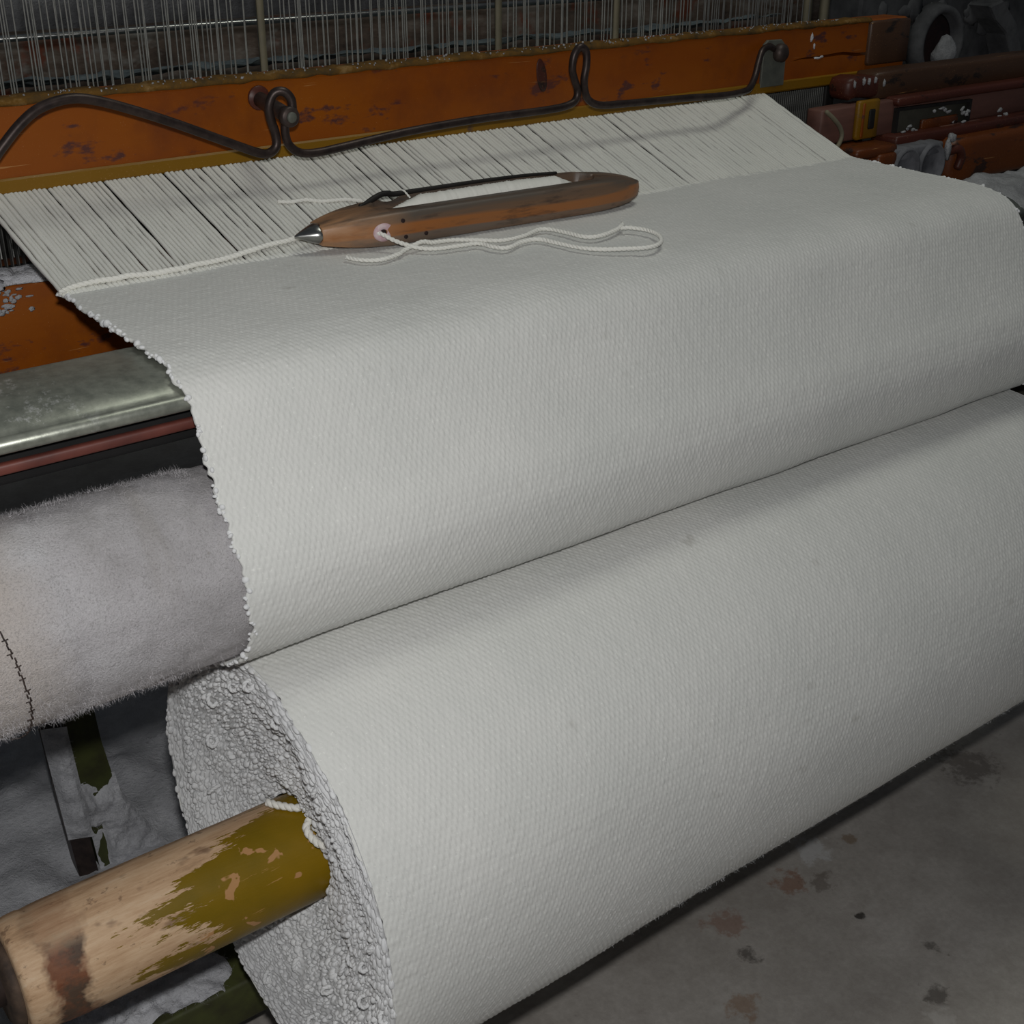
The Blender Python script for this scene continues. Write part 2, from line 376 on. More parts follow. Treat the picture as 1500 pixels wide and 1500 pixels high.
k = NT('concrete_floor'); f = k.noise(3.2, 6, .6); c = k.ramp(f, [(.3, lin('a39d96')), (.55, lin('b9b3ac')), (.75, lin('c4beb8'))])
g = k.noise(120, 4, .7); c = k.mix(k.math('MULTIPLY', k.mask(g, .35, .8), .35), c, lin('7a736c'))
mm = k.noise(17, 5, .7); c = k.mix(k.math('MULTIPLY', k.mask(mm, .40, .72), .45), c, lin('857c74'))
def spot(c, x0, y0, r, colour, amt, sc=45, lo=.9):
    p = k.xyz(); dx = k.math('SUBTRACT', p[0], x0); dy = k.math('SUBTRACT', p[1], y0)
    d = k.math('SQRT', k.math('ADD', k.math('MULTIPLY', dx, dx), k.math('MULTIPLY', dy, dy)))
    d = k.math('ADD', k.math('DIVIDE', d, r), k.math('MULTIPLY', k.math('SUBTRACT', k.noise(sc, 4, .7), .5), 3.2))
    return k.mix(k.math('MULTIPLY', k.mask(d, lo, lo - .45), amt), c, lin(colour))
for a in ((.732, -.245, .026, '8a5a3c', .6), (.764, -.266, .022, '5f5348', .55), (.615, -.246, .028, '8a5c44', .5), (.802, -.221, .030, 'd2d2d2', .6), (.534, -.353, .024, '8a6440', .5), (.725, -.473, .018, '4a443e', .65), (.757, -.338, .008, '3a3632', .9), (.785, -.424, .012, '4a4640', .6), (.860, -.236, .012, '7a6040', .6), (1.125, -.236, .05, '5c544e', .6), (.70, -.50, .022, 'c9c4be', .5), (.60, -.30, .016, '4a443e', .7)): c = spot(c, *a)
s2 = k.noise(30, 4, .65); c = k.mix(k.math('MULTIPLY', k.mask(s2, .70, .74), .6), c, lin('57514b'))
s3 = k.noise(11, 3, .6); c = k.mix(k.math('MULTIPLY', k.mask(s3, .66, .78), .35), c, lin('d5d2cd'))
k.col(c); k.bump(g, .25, .002, None); M['floor'] = k.set(.85, 0, .2)
M['wall'] = simple('grimy_wall', '55534e', '6a6862', 3, .95)

# ------------------------------------------------------------------ setting
o = mesh('floor', [(-5, -4, 0), (7, -4, 0), (7, 4.2, 0), (-5, 4.2, 0), (-5, -4, -.1), (7, -4, -.1), (7, 4.2, -.1), (-5, 4.2, -.1)],
         [(0, 1, 2, 3), (7, 6, 5, 4), (0, 4, 5, 1), (1, 5, 6, 2), (2, 6, 7, 3), (3, 7, 4, 0)], M['floor'], smooth=False); o['kind'] = 'structure'
o = MB().add(*bar_x(-5, 7, 4.2, 4.4, -.1, 3.4, .01)).build('wall_back', M['wall'], smooth=False); o['kind'] = 'structure'

# ------------------------------------------------------------------ the cloth running over the breast beam
FC = np.array([-.230, .697])                      # take-up roller axis (y, z)
prof = [(.004, .8525), (-.04, .8515), (-.10, .8508), (-.155, .8505), (-.185, .8498), (-.207, .8462), (-.2225, .8412), (-.2345, .8330), (-.2430, .8225), (-.2500, .8105),
        (-.2620, .7900), (-.2750, .7690), (-.2870, .7510), (-.2975, .7365), (-.3035, .7245)]
prof += [(FC[0] + .0795 * math.cos(math.radians(a)), FC[1] + .0795 * math.sin(math.radians(a))) for a in (172, 184, 198, 214, 226, 238, 250, 262, 268)]
def cloth_edge(v): return .0018 * vnoise(v * .5, v * 0 + 3, 11) + .0012 * vnoise(v * 1.3, v * 0 + 7, 12)
def make_cloth():
    P, L = spline(prof, 400); T = np.gradient(P, axis=0); T /= np.linalg.norm(T, axis=1)[:, None]; Nn = np.column_stack([T[:, 1], -T[:, 0]])
    Nn *= np.sign((Nn @ np.array([-.4, .9])))[:, None]; Nn = np.where((np.arange(len(P)) > 230)[:, None], Nn, Nn)
    for i in range(1, len(Nn)):
        if Nn[i] @ Nn[i - 1] < 0: Nn[i] = -Nn[i]
    s = np.linspace(0, L, len(P)); pick = s / .0054; X = np.linspace(0, 1, 1201)
    U, V = np.meshgrid(X / .0025, pick); h = weave(U, V, 21) * .00050 - .0006
    nap = vnoise(U * .45, V * .9, 31) * .00022 + vnoise(U * .03, V * .05, 32) * .0012
    h = h + nap
    XX = np.meshgrid(X, s)[0] + (np.meshgrid(X, s)[0] < .5) * cloth_edge(pick)[:, None] * np.clip(1 - np.meshgrid(X, s)[0] / .02, 0, 1)
    Y = P[:, 0][:, None] + Nn[:, 0][:, None] * h; Z = P[:, 1][:, None] + Nn[:, 1][:, None] * h - .0065 * np.clip(XX, 0, 1)
    G = np.stack([XX, Y, Z], -1)
    def inset(col, dx, d):
        q = G[:, col].copy(); q[:, 0] += dx; q[:, 1] -= Nn[:, 0] * d; q[:, 2] -= Nn[:, 1] * d; return q[:, None]
    G = np.concatenate([inset(0, .03, .0030), inset(0, .0005, .0030), inset(0, -.0008, .0015), G, inset(-1, .0008, .0015), inset(-1, -.0005, .003), inset(-1, -.03, .003)], 1)
    nv, nu = G.shape[:2]
    root = thing('woven_cloth', 'broad off-white hand-woven cotton cloth stretched over the breast beam below the shuttle', 'cloth', (.5, -.1, .85))
    o = mesh('cloth_web', G.reshape(-1, 3), grid_faces(nv, nu)[:, ::-1], M['cloth'], root)
    # selvage knots along both edges
    bv, bf = ico(2); n = int(L / .0040)
    for side, name in ((0, 'selvage'), (1, 'selvage')):
        t = np.sort(rng.uniform(0, L, n)); yy = np.interp(t, s, P[:, 0]); zz = np.interp(t, s, P[:, 1]); ny = np.interp(t, s, Nn[:, 0]); nz = np.interp(t, s, Nn[:, 1])
        x = (np.interp(t, s, cloth_edge(pick)) if side == 0 else 1.0) + rng.normal(0, .0012, n); d = rng.uniform(-.0025, .0006, n)
        pos = np.column_stack([x, yy + ny * d, zz + nz * d - .0065 * side])
        scl = rng.uniform(.0009, .0021, (n, 1)) * rng.uniform(.7, 1.5, (n, 3))
        big = rng.random(n) < .07; scl[big] *= 1.5
        v, f = scatter(bv, bf, pos, rand_rot(n, 40 + side), scl)
        q = mesh(name, v, f, M['nub'], root); q['kind'] = 'stuff'
    return root
make_cloth()

# ------------------------------------------------------------------ the finished roll of cloth
RC = np.array([-.262, .425]); RR = .195
def make_roll():
    root = thing('cloth_roll', 'thick roll of off-white woven cotton cloth wound on the wooden pole', 'cloth roll', (.5, RC[0], RC[1] - RR))
    ang = np.radians(np.r_[np.linspace(66, 232, 404), np.linspace(236, 426, 44)]); X = np.linspace(.014, 1.0, 1184)
    s = ang * RR; U, V = np.meshgrid(X / .0025, s / .0053); h = weave(U, V, 61) * .00050 - .0006
    h[404:] = 0
    h = h + vnoise(U * .45, V * .9, 33) * .00022
    low = vnoise(U * .011 + 3, V * .09, 34) * .0014 + vnoise(U * .025, V * .018, 35) * .0012
    R = RR + h + low - .0016 * np.clip((.035 - U * .0025) / .02, 0, 1)
    XX = np.meshgrid(X, ang)[0]; wob = .0022 * vnoise(s * 60, s * 0 + 2, 36) + .0012 * vnoise(s * 220, s * 0 + 5, 37)
    XX = XX + wob[:, None] * np.clip(1 - (XX - .014) / .03, 0, 1)
    G = np.stack([XX, RC[0] + R * np.cos(ang)[:, None], RC[1] + R * np.sin(ang)[:, None]], -1)
    mesh('fabric', G.reshape(-1, 3), grid_faces(*G.shape[:2]), M['cloth'], root)
    # end face: the spiral of layered edges, dished towards the pole
    def dish(r): return .014 + .030 * np.clip((RR - r) / (RR - .05), 0, 1) ** 1.25
    for side in (0, 1):
        nr, na = (170, 420) if side == 0 else (30, 90)
        r = np.linspace(.0475, RR - .0005, nr); a = np.linspace(0, 2 * math.pi, na, endpoint=False); Rg, A = np.meshgrid(r, a)
        x = dish(Rg) + .0016 * np.cos(2 * math.pi * (Rg / .0042 + A / (2 * math.pi))) * (.6 + .4 * vnoise(A * 9, Rg * 60, 41)) + 0.0042 * vnoise(A * 3.2 + 3, Rg * 40, 42) * (Rg < RR - .01)
        x = x + .0016 * vnoise(A * 40, Rg * 300, 43)
        x = np.where(Rg > RR - .004, .0145, x)
        if side: x = 1.0 - (x - .014)
        G = np.stack([x, RC[0] + Rg * np.cos(A), RC[1] + Rg * np.sin(A)], -1)
        mesh('end_face', G.reshape(-1, 3), grid_faces(na, nr, True), M['nub'], root)
    # knotted selvage edges showing on the near end
    n = 5600; r = np.sqrt(rng.uniform(.049 ** 2, (RR - .0015) ** 2, n)); lay = np.floor(r / .0042) * .0042 + .0021; r = np.where(rng.random(n) < .75, lay + rng.normal(0, .0006, n), r); r = np.clip(r, .049, RR - .002)
    a = rng.uniform(0, 2 * math.pi, n)
    patch = vnoise(a * 1.6 + 20, r * 22, 44)
    pos = np.column_stack([dish(r) + 0.0042 * vnoise(a * 3.2 + 3, r * 40, 42) * (r < RR - .01) - rng.uniform(-.0016, .0016, n), RC[0] + r * np.cos(a), RC[1] + r * np.sin(a)])
    sc = rng.uniform(.0012, .0030, n) * (1 + .35 * patch); ca, sa = np.cos(a), np.sin(a); z = np.zeros(n); one = np.ones(n)
    rot = np.stack([one, z, z, z, ca, -sa, z, sa, ca], -1).reshape(n, 3, 3)
    tilt = rand_rot(n, 45); rnd = (rng.random(n) < .25) & (r < .168); rot[rnd] = np.einsum('nij,njk->nik', rot[rnd], tilt[rnd])
    scl = sc[:, None] * np.column_stack([rng.uniform(.8, 1.3, n), rng.uniform(.75, 1.0, n), rng.uniform(.95, 1.6, n) * np.where(r > .168, 1.8, 1.0)])
    scl = scl * np.where(r > .168, .72, 1.0)[:, None]
    bv, bf = ico(2); v, f = scatter(bv, bf, pos, rot, scl)
    q = mesh('selvage_knots', v, f, M['nub'], root); q['kind'] = 'stuff'
    # yarn loops sticking out of the end
    spots = [(-.405, .560), (-.395, .60), (-.36, .60), (-.30, .585), (-.26, .60), (-.22, .575), (-.17, .535), (-.15, .48), (-.14, .42), (-.43, .50), (-.425, .455), (-.44, .40), (-.405, .42), (-.42, .36), (-.385, .34), (-.36, .30), (-.33, .33), (-.31, .28), (-.27, .31), (-.23, .27), (-.35, .37), (-.375, .40), (-.36, .56), (-.33, .62), (-.19, .60), (-.40, .38), (-.45, .44), (-.455, .48)]
    for i, (y, zc) in enumerate(spots):
        rr = math.hypot(y - RC[0], zc - RC[1])
        if rr > .183: continue
        x0 = dish(np.array(rr)) - .001; h = random.uniform(.004, .008); wd = random.uniform(.003, .006); t = random.uniform(0, 6.28); b = random.uniform(-.5, .9)
        e = np.array([0, math.cos(t), math.sin(t)]); g = np.array([-1, b * math.sin(t), -b * abs(math.cos(t)) - .4]); g /= np.linalg.norm(g)
        c = np.array([x0, y, zc]); pts = [c - e * wd * .6 + g * -.003, c - e * wd + g * h * .5, c + g * h, c + e * wd + g * h * .5, c + e * wd * .5 - g * .003]
        yarn(MB(), pts, .0019, .007, 22).build('yarn_loop', M['nub'], root)
    yt = [(.058, -.318, .458), (.056, -.303, .468), (.047, -.300, .464), (.044, -.286, .472), (.052, -.272, .476), (.044, -.268, .4752), (.036, -.262, .4755), (.028, -.254, .4755), (.024, -.249, .4745)]
    yt = [(.050, -.330, .452), (.043, -.318, .462), (.037, -.306, .464), (.036, -.293, .470), (.047, -.286, .476), (.050, -.276, .478), (.041, -.272, .4745), (.033, -.264, .4745), (.027, -.256, .4745), (.024, -.249, .474)]
    yarn(MB(), yt, .0034, .011).build('yarn_tail', M['yarn'], root)
    # short fuzz along the rim and the underside
    n = 9000; a = rng.uniform(math.radians(150), math.radians(232), n); x = rng.uniform(.02, 1.0, n)
    nr_ = np.column_stack([np.zeros(n), np.cos(a), np.sin(a)]); rt = np.column_stack([x, RC[0] + (RR - .0005) * np.cos(a), RC[1] + (RR - .0005) * np.sin(a)])
    v, f = fibres(n, rt, nr_, .0045, .00009, .8, 9); q = mesh('fuzz', v, f, M['nub'], root); q['kind'] = 'stuff'
make_roll()

# ------------------------------------------------------------------ wooden pole through the roll
pr = thing('wooden_pole', 'round wooden pole with flaking mustard paint sticking out of the cloth roll', 'pole', (0, RC[0], RC[1]))
pr['label'] = 'round wooden pole with flaking mustard paint sticking out of the cloth roll'
rings = []
for x, r in [(-.200, .0395), (-.199, .0430), (-.196, .0448), (-.190, .0455), (-.182, .0460), (-.179, .0452), (-.172, .0460)] + [(q, .0465) for q in np.linspace(-.16, 1.10, 90)]:
    a = np.arange(56) * 2 * math.pi / 56; rr = r + .0005 * vnoise(a * 2, a * 0 + x * 20 + 9, 50) + .0003 * vnoise(a * 5, a * 0 + x * 60 + 9, 51)
    rings.append(np.column_stack([np.full(56, x), rr * np.cos(a), rr * np.sin(a)]))
v, f = loft(rings); o = mesh('shaft', v, f, M['pole'], pr)
o.matrix_parent_inverse = Matrix.Identity(4)
o = MB().add(*loft([np.column_stack([np.full(40, x), r * np.cos(np.arange(40) * math.pi / 20), r * np.sin(np.arange(40) * math.pi / 20)]) for x, r in ((-.199, .036), (-.205, .034), (-.208, .030))])).build('end_grain', M['pole_end'], pr)
o.matrix_parent_inverse = Matrix.Identity(4)
o = MB().add(*tube([(-.2, 0, 0), (-.34, 0, 0)], .016, 16)).build('gudgeon', M['iron'], pr); o.matrix_parent_inverse = Matrix.Identity(4)
o = MB().add(*tube([(1.09, 0, 0), (1.26, 0, 0)], .016, 16)).build('gudgeon', M['iron'], pr); o.matrix_parent_inverse = Matrix.Identity(4)

# ------------------------------------------------------------------ fleece-covered take-up roller
fr = thing('take_up_roller', 'fuzzy grey-white fleece-covered roller under the steel breast beam', 'roller', (.3, FC[0], FC[1]))
na, nx = 120, 260; a = np.linspace(0, 2 * math.pi, na, endpoint=False); X = np.linspace(-.30, 1.08, nx); XX, A = np.meshgrid(X, a)
R = .0735 + .0012 * vnoise(XX * 22, A * 1.5, 70) + .0009 * vnoise(XX * 70, A * 5, 71) + .0008 * vnoise(XX * 160, A * 14, 72)
R = R - .0018 * np.exp(-((XX + .068 - .012 * np.sin(A)) / .004) ** 2) - .002 * np.exp(-((XX + .118) / .003) ** 2)
R = np.where(XX > .004, .0722, np.where(XX > -.02, np.minimum(R, .0745), R))
G = np.stack([XX, FC[0] + R * np.cos(A), FC[1] + R * np.sin(A) - .0065 * np.clip(XX, 0, 1)], -1)
MB().add(*tube([(-.2985, FC[0], FC[1]), (-.294, FC[0], FC[1])], .0725, 40, True, False)).build('end_cap', M['pole_end'], fr)
mesh('fleece_cover', G.reshape(-1, 3), grid_faces(na, nx, True), M['fleece'], fr)
n = 46000; a = rng.uniform(math.radians(20), math.radians(300), n); x = rng.uniform(-.26, -.001, n)
nr_ = np.column_stack([np.zeros(n), np.cos(a), np.sin(a)]); rt = np.column_stack([x, FC[0] + .0725 * np.cos(a), FC[1] + .0725 * np.sin(a)])
dens = vnoise(x * 40 + 10, a * 3, 73) + .4; keep = rng.random(n) < np.clip(.4 + .6 * dens, .1, 1); rt, nr_ = rt[keep], nr_[keep]
v, f = fibres(len(rt), rt, nr_, .0068, .00007, .8, 10); q = mesh('fleece_fuzz', v, f, M['fibre'], fr); q['kind'] = 'stuff'
# sewn seam round the cover
mb = MB(); aa = np.radians(np.arange(150, 262, 2.4))
for i in range(len(aa) - 1):
    t = aa[i:i + 2]; sx = -.169 + .010 * math.sin((aa[i] - 2.6) * 1.6) + .0006 * (i % 2) + random.gauss(0, .0003)
    p = np.column_stack([[sx, sx + .0005], FC[0] + .0765 * np.cos(t), FC[1] + .0765 * np.sin(t)])
    mb.add(*tube(np.vstack([p[0], p.mean(0) * 1.0, p[1]]), .00055, 5))
    if i % 3 == 0: q0 = p[0]; mb.add(*tube(np.vstack([q0 - [.0022, 0, 0], q0, q0 + [.0018, 0, .0004]]), .0004, 4))
mb.build('seam', M['iron'], fr)
MB().add(*tube([(-.29, FC[0], FC[1]), (-.42, FC[0], FC[1])], .018, 14)).add(*tube([(1.07, FC[0], FC[1] - .006), (1.24, FC[0], FC[1] - .006)], .018, 14)).build('journal', M['iron'], fr)

# ------------------------------------------------------------------ breast beam with rolled steel plate
bb = thing('breast_beam', 'steel-plated breast beam with rolled front edge, bare left of the cloth', 'loom beam', (.4, -.19, .79))
o2 = [(-.141, .8395), (-.141, .8440), (-.145, .8450), (-.170, .8447), (-.190, .8438), (-.205, .8418), (-.217, .8386), (-.2245, .8348)]
c0 = np.array([-.2285, .8265])
for t in np.radians(np.arange(82, 285, 12)): o2.append(tuple(c0 + .0060 * np.array([math.cos(t), math.sin(t)])))
for t in np.radians(np.arange(285, 79, -25)): o2.append(tuple(c0 + .0040 * np.array([math.cos(t), math.sin(t)])))
o2 += [(-.222, .8318), (-.205, .8390), (-.190, .8400)]
o2 = np.array(o2); rings = [np.column_stack([np.full(len(o2), x), o2 + [0, -.0065 * min(max(x, 0), 1) - dz]]) for x, dz in ((-.42, 0), (.004, 0), (.012, .0024), (1.0, .0024), (1.02, .0024))]
v, f = loft(rings); o = mesh('steel_plate', v, f, M['plate'], bb)
MB().add(*bar_x(-.42, 1.015, -.2230, -.2160, .8025, .8105, .002)).build('red_strip', M['red_strip'], bb)
MB().add(*bar_x(-.42, 1.015, -.212, -.150, .790, .820, .004)).add(*bar_x(.80, 1.27, -.205, -.165, .7305, .792, .004)).build('timber', M['void'], bb)  # timber takes the painted gap shade, so it reads as dark void

# ------------------------------------------------------------------ side frames that carry the rollers (mostly outside the picture)
def side_frame(x0, x1, label, lint):
    t = thing('side_frame', label, 'loom frame', ((x0 + x1) / 2, .3, 0))
    poly = [(-.12, 0), (.02, 0), (.02, .30), (.35, .30), (.40, 0), (.56, 0), (.56, .70), (.04, .70), (.02, .755)]
    poly += [(.0, .780), (-.05, .775), (-.12, .730), (-.25, .730), (-.31, .66), (-.30, .58), (-.14, .46)] if lint else [(.0, .785), (-.05, .790), (-.25, .790), (-.33, .70), (-.31, .58), (-.14, .46)]
    MB().add(*prism(poly, 0, x0, x1, .006)).build('casting', M['cast_dark'], t, smooth=False)
    if lint:
        nx, ny = 70, 40; XX, YY = np.meshgrid(np.linspace(1.08, 1.42, nx), np.linspace(-.16, .035, ny))
        Z = np.interp(YY, [-.16, -.12, -.05, .0, .035], [.728, .738, .780, .788, .750]) + .007 * vnoise(XX * 22, YY * 22, 980) + .002 * vnoise(XX * 90, YY * 90, 981)
        q = mesh('lint', np.stack([XX, YY, Z], -1).reshape(-1, 3), grid_faces(ny, nx), M['grey_lint'], t); q['kind'] = 'stuff'
    return t
side_frame(-.42, -.345, 'cast iron loom side frame beyond the left end of the rollers', False)
side_frame(1.18, 1.27, 'dark cast iron side frame beyond the right edge of the cloth, capped with grey lint', True)

# ------------------------------------------------------------------ race board below the reed
rb = thing('race_board', 'orange painted race board under the warp at the left edge', 'board', (.4, .19, .70))
MB().add(*bar_x(-.42, 1.20, .140, .235, .700, .826, .004, 6)).build('board', M['orange'], rb)
mb = MB()
for i in range(46):
    x = -.10 + .14 * random.random() if i < 26 else random.uniform(-.1, .04)
    mb.add(*lump((x, random.uniform(.142, .172), .826), (random.uniform(.012, .03), random.uniform(.008, .02), random.uniform(.004, .009)), .3, 2.5, 2, i, .8262))
q = mb.build('lint', M['lint'], rb); q['kind'] = 'stuff'
mb = MB()
for i in range(44):
    mb.add(*lump((random.gauss(-.012, .012), .1398, random.uniform(.800, .824)), (random.uniform(.0008, .0045), .0005, random.uniform(.0008, .0028)), .4, 3, 2, i + 60))
q = mb.build('lint_smear', M['grey_lint'], rb); q['kind'] = 'stuff'

# ------------------------------------------------------------------ reed
rd = thing('reed', 'steel wire reed between the orange batten and the race board', 'reed', (.5, .185, .826))
dx = [-.060 + .0056 * i for i in range(191)] + [1.0138 + .0040 * i for i in range(35)]
dv, df = bar_x(-.0005, .0005, -.004, .004, .829, .903, .0003, 0, 1); dm = None
for x in dx:
    if dm is None:
        o = mesh('dent', dv, df, M['reed_wire'], None, False); dm = o.data
    else:
        o = bpy.data.objects.new('dent', dm); COL.objects.link(o)
    o.parent = rd; o.location = (x - .5, 0, -.826)
MB().add(*bar_x(-.075, 1.175, .178, .192, .8262, .830, .001)).build('baulk', M['black'], rd)
MB().add(*bar_x(1.152, 1.170, .178, .192, .829, .903, .001)).build('end_post', M['black'], rd)
MB().add(*bar_x(-.080, -.066, .178, .192, .829, .903, .001)).build('end_post', M['black'], rd)

# ------------------------------------------------------------------ batten (orange reed cap)
bt = thing('batten', 'long orange painted wooden batten beam above the warp', 'loom beam', (.5, .18, .903))
xs = sorted(set(np.round(np.r_[np.linspace(-.42, 1.29, 60), np.linspace(1.03, 1.29, 40)], 4)))
rings = []
for x in xs:
    zc = .9405 + .004 * vnoise(np.array([x * 26.]), np.array([1.]), 80)[0] + .03 * (x - 1.05)*.1
    d = .010 * min(max((x - 1.055) / .04, 0), 1); hw = .0006 + .0017 * min(max((x - 1.055) / .1, 0), 1)
    w1 = .0006 * vnoise(np.array([x * 9.]), np.array([4.]), 81)[0]
    rings.append(np.array([(x, *p) for p in [(.205, .9085), (.205, .978), (.202, .981), (.166, .9815), (.1615, .980 + w1), (.1600, .9765), (.1600, zc + .010), (.1600, zc + hw), (.1600 + d, zc), (.1600, zc - hw), (.1600, .925), (.1600, .9135), (.1610, .9120), (.168, .9085)]]))
v, f = loft(rings); mesh('beam', v, [q[::-1] for q in f], M['orange'], bt, smooth=False)
xs2 = np.linspace(-.42, 1.20, 80); rings = []
for x in xs2:
    n1 = .0005 * vnoise(np.array([x * 30.]), np.array([2.]), 82)[0]
    rings.append(np.array([(x, *p) for p in [(.172, .9030), (.172, .9160), (.1592, .9160), (.1572 + n1, .9143), (.1570 + n1, .9040), (.1590, .9020)]]))
v, f = loft(rings); mesh('lower_strip', v, [q[::-1] for q in f], M['mustard'], bt, smooth=False)
# rough rim with lint on the upper edge
xs3 = np.linspace(-.42, 1.21, 320); rings = []
for x in xs3:
    q = [vnoise(np.array([x * s]), np.array([i * 3.]), 83 + i)[0] for i, s in enumerate((70, 90, 60, 120))]
    rings.append(np.array([(x, .1625, .9795), (x, .1585, .9785 + .0012 * q[0]), (x, .1575, .9815 + .0010 * q[1]), (x, .161 + .001 * q[2], .9845 + .0012 * q[3]), (x, .172, .9855 + .0015 * q[1]), (x, .180, .9815)]))
v, f = loft(rings); mesh('frayed_rim', v, [q[::-1] for q in f], M['rim'], bt)
n = 420; x = rng.uniform(-.02, 1.15, n); pos = np.column_stack([x, rng.uniform(.158, .170, n), rng.uniform(.982, .9865, n)]); scl = rng.uniform(.0004, .0011, (n, 1)) * rng.uniform(.7, 1.8, (n, 3))
bv, bf = ico(1); v, f = scatter(bv, bf, pos, rand_rot(n, 88), scl); q = mesh('lint', v, f, M['grey_lint'], bt); q['kind'] = 'stuff'
MB().add(*bar_x(1.205, 1.292, .1540, .2100, .9220, .9800, .003)).build('end_sleeve', M['brown'], bt)
# recessed knot in the paint
mb = MB(); a = np.arange(16) * math.pi / 8
mb.add(*loft([np.column_stack([.632 + sx * np.cos(a) - .003 * np.sin(a), np.full(16, y), .955 + sz * np.sin(a)]) for sx, sz, y in ((.0075, .019, .1602), (.0070, .018, .1592), (.0045, .013, .1594), (.0035, .008, .1597))])).build('knot', M['dark_red'], bt)
# keyhole plate at the end of the bent rod
pl = [(.9925, .9105), (1.036, .9105), (1.0365, .950), (1.0335, .962), (1.026, .9685), (1.000, .9690), (.9935, .964)]
hp = MB().add(*prism([(p[0] + .002, p[1]) for p in pl], 1, .1562, .1605, .001)).build('rod_plate', M['grey_plate'], bt, False)
MB().add(*tube([(1.0235, .1575, .9525), (1.0235, .1490, .9525)], .0115, 14)).build('bolt', M['iron'], bt)
mb = MB()
for i, (x, z, sx, sz) in enumerate([(.9895, .940, .003, .012), (.987, .927, .0028, .008), (1.090, .9665, .0028, .006), (1.096, .955, .002, .004), (1.105, .9395, .008, .0016), (1.113, .9405, .004, .0018)]):
    mb.add(*lump((x, .1597, z), (sx, .0012, sz), .3, 3, 2, 200 + i))
q = mb.build('pale_splinter', M['lint'], bt); q['kind'] = 'stuff'

# ------------------------------------------------------------------ bent iron rod hung in front of the batten
gr = thing('bent_rod', 'dark bent iron rod looping along the front of the orange batten', 'rod', (.5, .115, .92))
r1 = [(-0.114, 0.092, 0.8898), (-0.0648, 0.092, 0.9045), (-0.0294, 0.092, 0.9272), (-0.0019, 0.093, 0.9547), (0.0187, 0.094, 0.9733), (0.0374, 0.095, 0.9842), (0.062, 0.095, 0.9891), (0.0856, 0.095, 0.9856), (0.121, 0.095, 0.9733), (0.1583, 0.095, 0.9581), (0.2104, 0.095, 0.935), (0.237, 0.095, 0.9237), (0.2483, 0.095, 0.9222), (0.2561, 0.095, 0.9281), (0.2561, 0.095, 0.9399), (0.2517, 0.094, 0.9537), (0.2502, 0.093, 0.9655), (0.2556, 0.091, 0.9768), (0.2639, 0.088, 0.9783), (0.2703, 0.086, 0.9714), (0.2713, 0.086, 0.9606)]
P, L = spline(r1, 200); MB().add(*tube(P, .0044, 12)).build('rod', M['wire_iron'], gr)
r2 = [(0.2684, 0.092, 0.9576), (0.2659, 0.093, 0.9478), (0.2664, 0.094, 0.936), (0.2709, 0.095, 0.9262), (0.2812, 0.095, 0.9188), (0.2989, 0.095, 0.9168), (0.3274, 0.095, 0.9188), (0.408, 0.095, 0.9257), (0.4945, 0.095, 0.9291), (0.5869, 0.095, 0.9296), (0.6193, 0.095, 0.9321), (0.6297, 0.095, 0.938), (0.6311, 0.095, 0.9478), (0.6257, 0.094, 0.9586), (0.6213, 0.093, 0.9704), (0.6232, 0.092, 0.9851), (0.6306, 0.091, 0.9925), (0.638, 0.09, 0.9871), (0.6389, 0.09, 0.9734), (0.637, 0.091, 0.9586), (0.6405, 0.093, 0.9448), (0.6488, 0.095, 0.934), (0.6655, 0.095, 0.9276), (0.7019, 0.095, 0.9257), (0.7943, 0.095, 0.9232), (0.8592, 0.096, 0.9203), (0.92, 0.119, 0.9165), (0.941, 0.126, 0.919), (0.96, 0.136, 0.93), (0.972, 0.143, 0.945), (0.984, 0.149, 0.958), (1.0, 0.153, 0.962), (1.013, 0.156, 0.958)]
P, L = spline(r2, 420); MB().add(*tube(P, .0042, 12)).build('rod', M['wire_iron'], gr)
bo = MB().add(*tube([(.2760, .168, .9620), (.2690, .110, .9580), (.2644, .084, .9567)], .0075, 18)).build('bolt', M['iron'], gr)
a = np.arange(20) * math.pi / 10
def disc_y(cx, cz, rads, ys): return loft([np.column_stack([cx + r * np.cos(a), np.full(20, y), cz + r * np.sin(a)]) for r, y in zip(rads, ys)])
MB().add(*disc_y(.2650, .9560, (.0085, .0096, .0096, .0080), (.0865, .0855, .0790, .0775))).build('nut', M['iron'], bo)
MB().add(*disc_y(.2650, .9560, (.0050, .0050, .0034), (.0778, .0755, .0745))).build('bolt_end', M['grey_plate'], bo)
MB().add(*disc_y(.2740, .9630, (.0115, .0120, .0112), (.1605, .1585, .1572))).build('washer', M['dark_red'], bo)

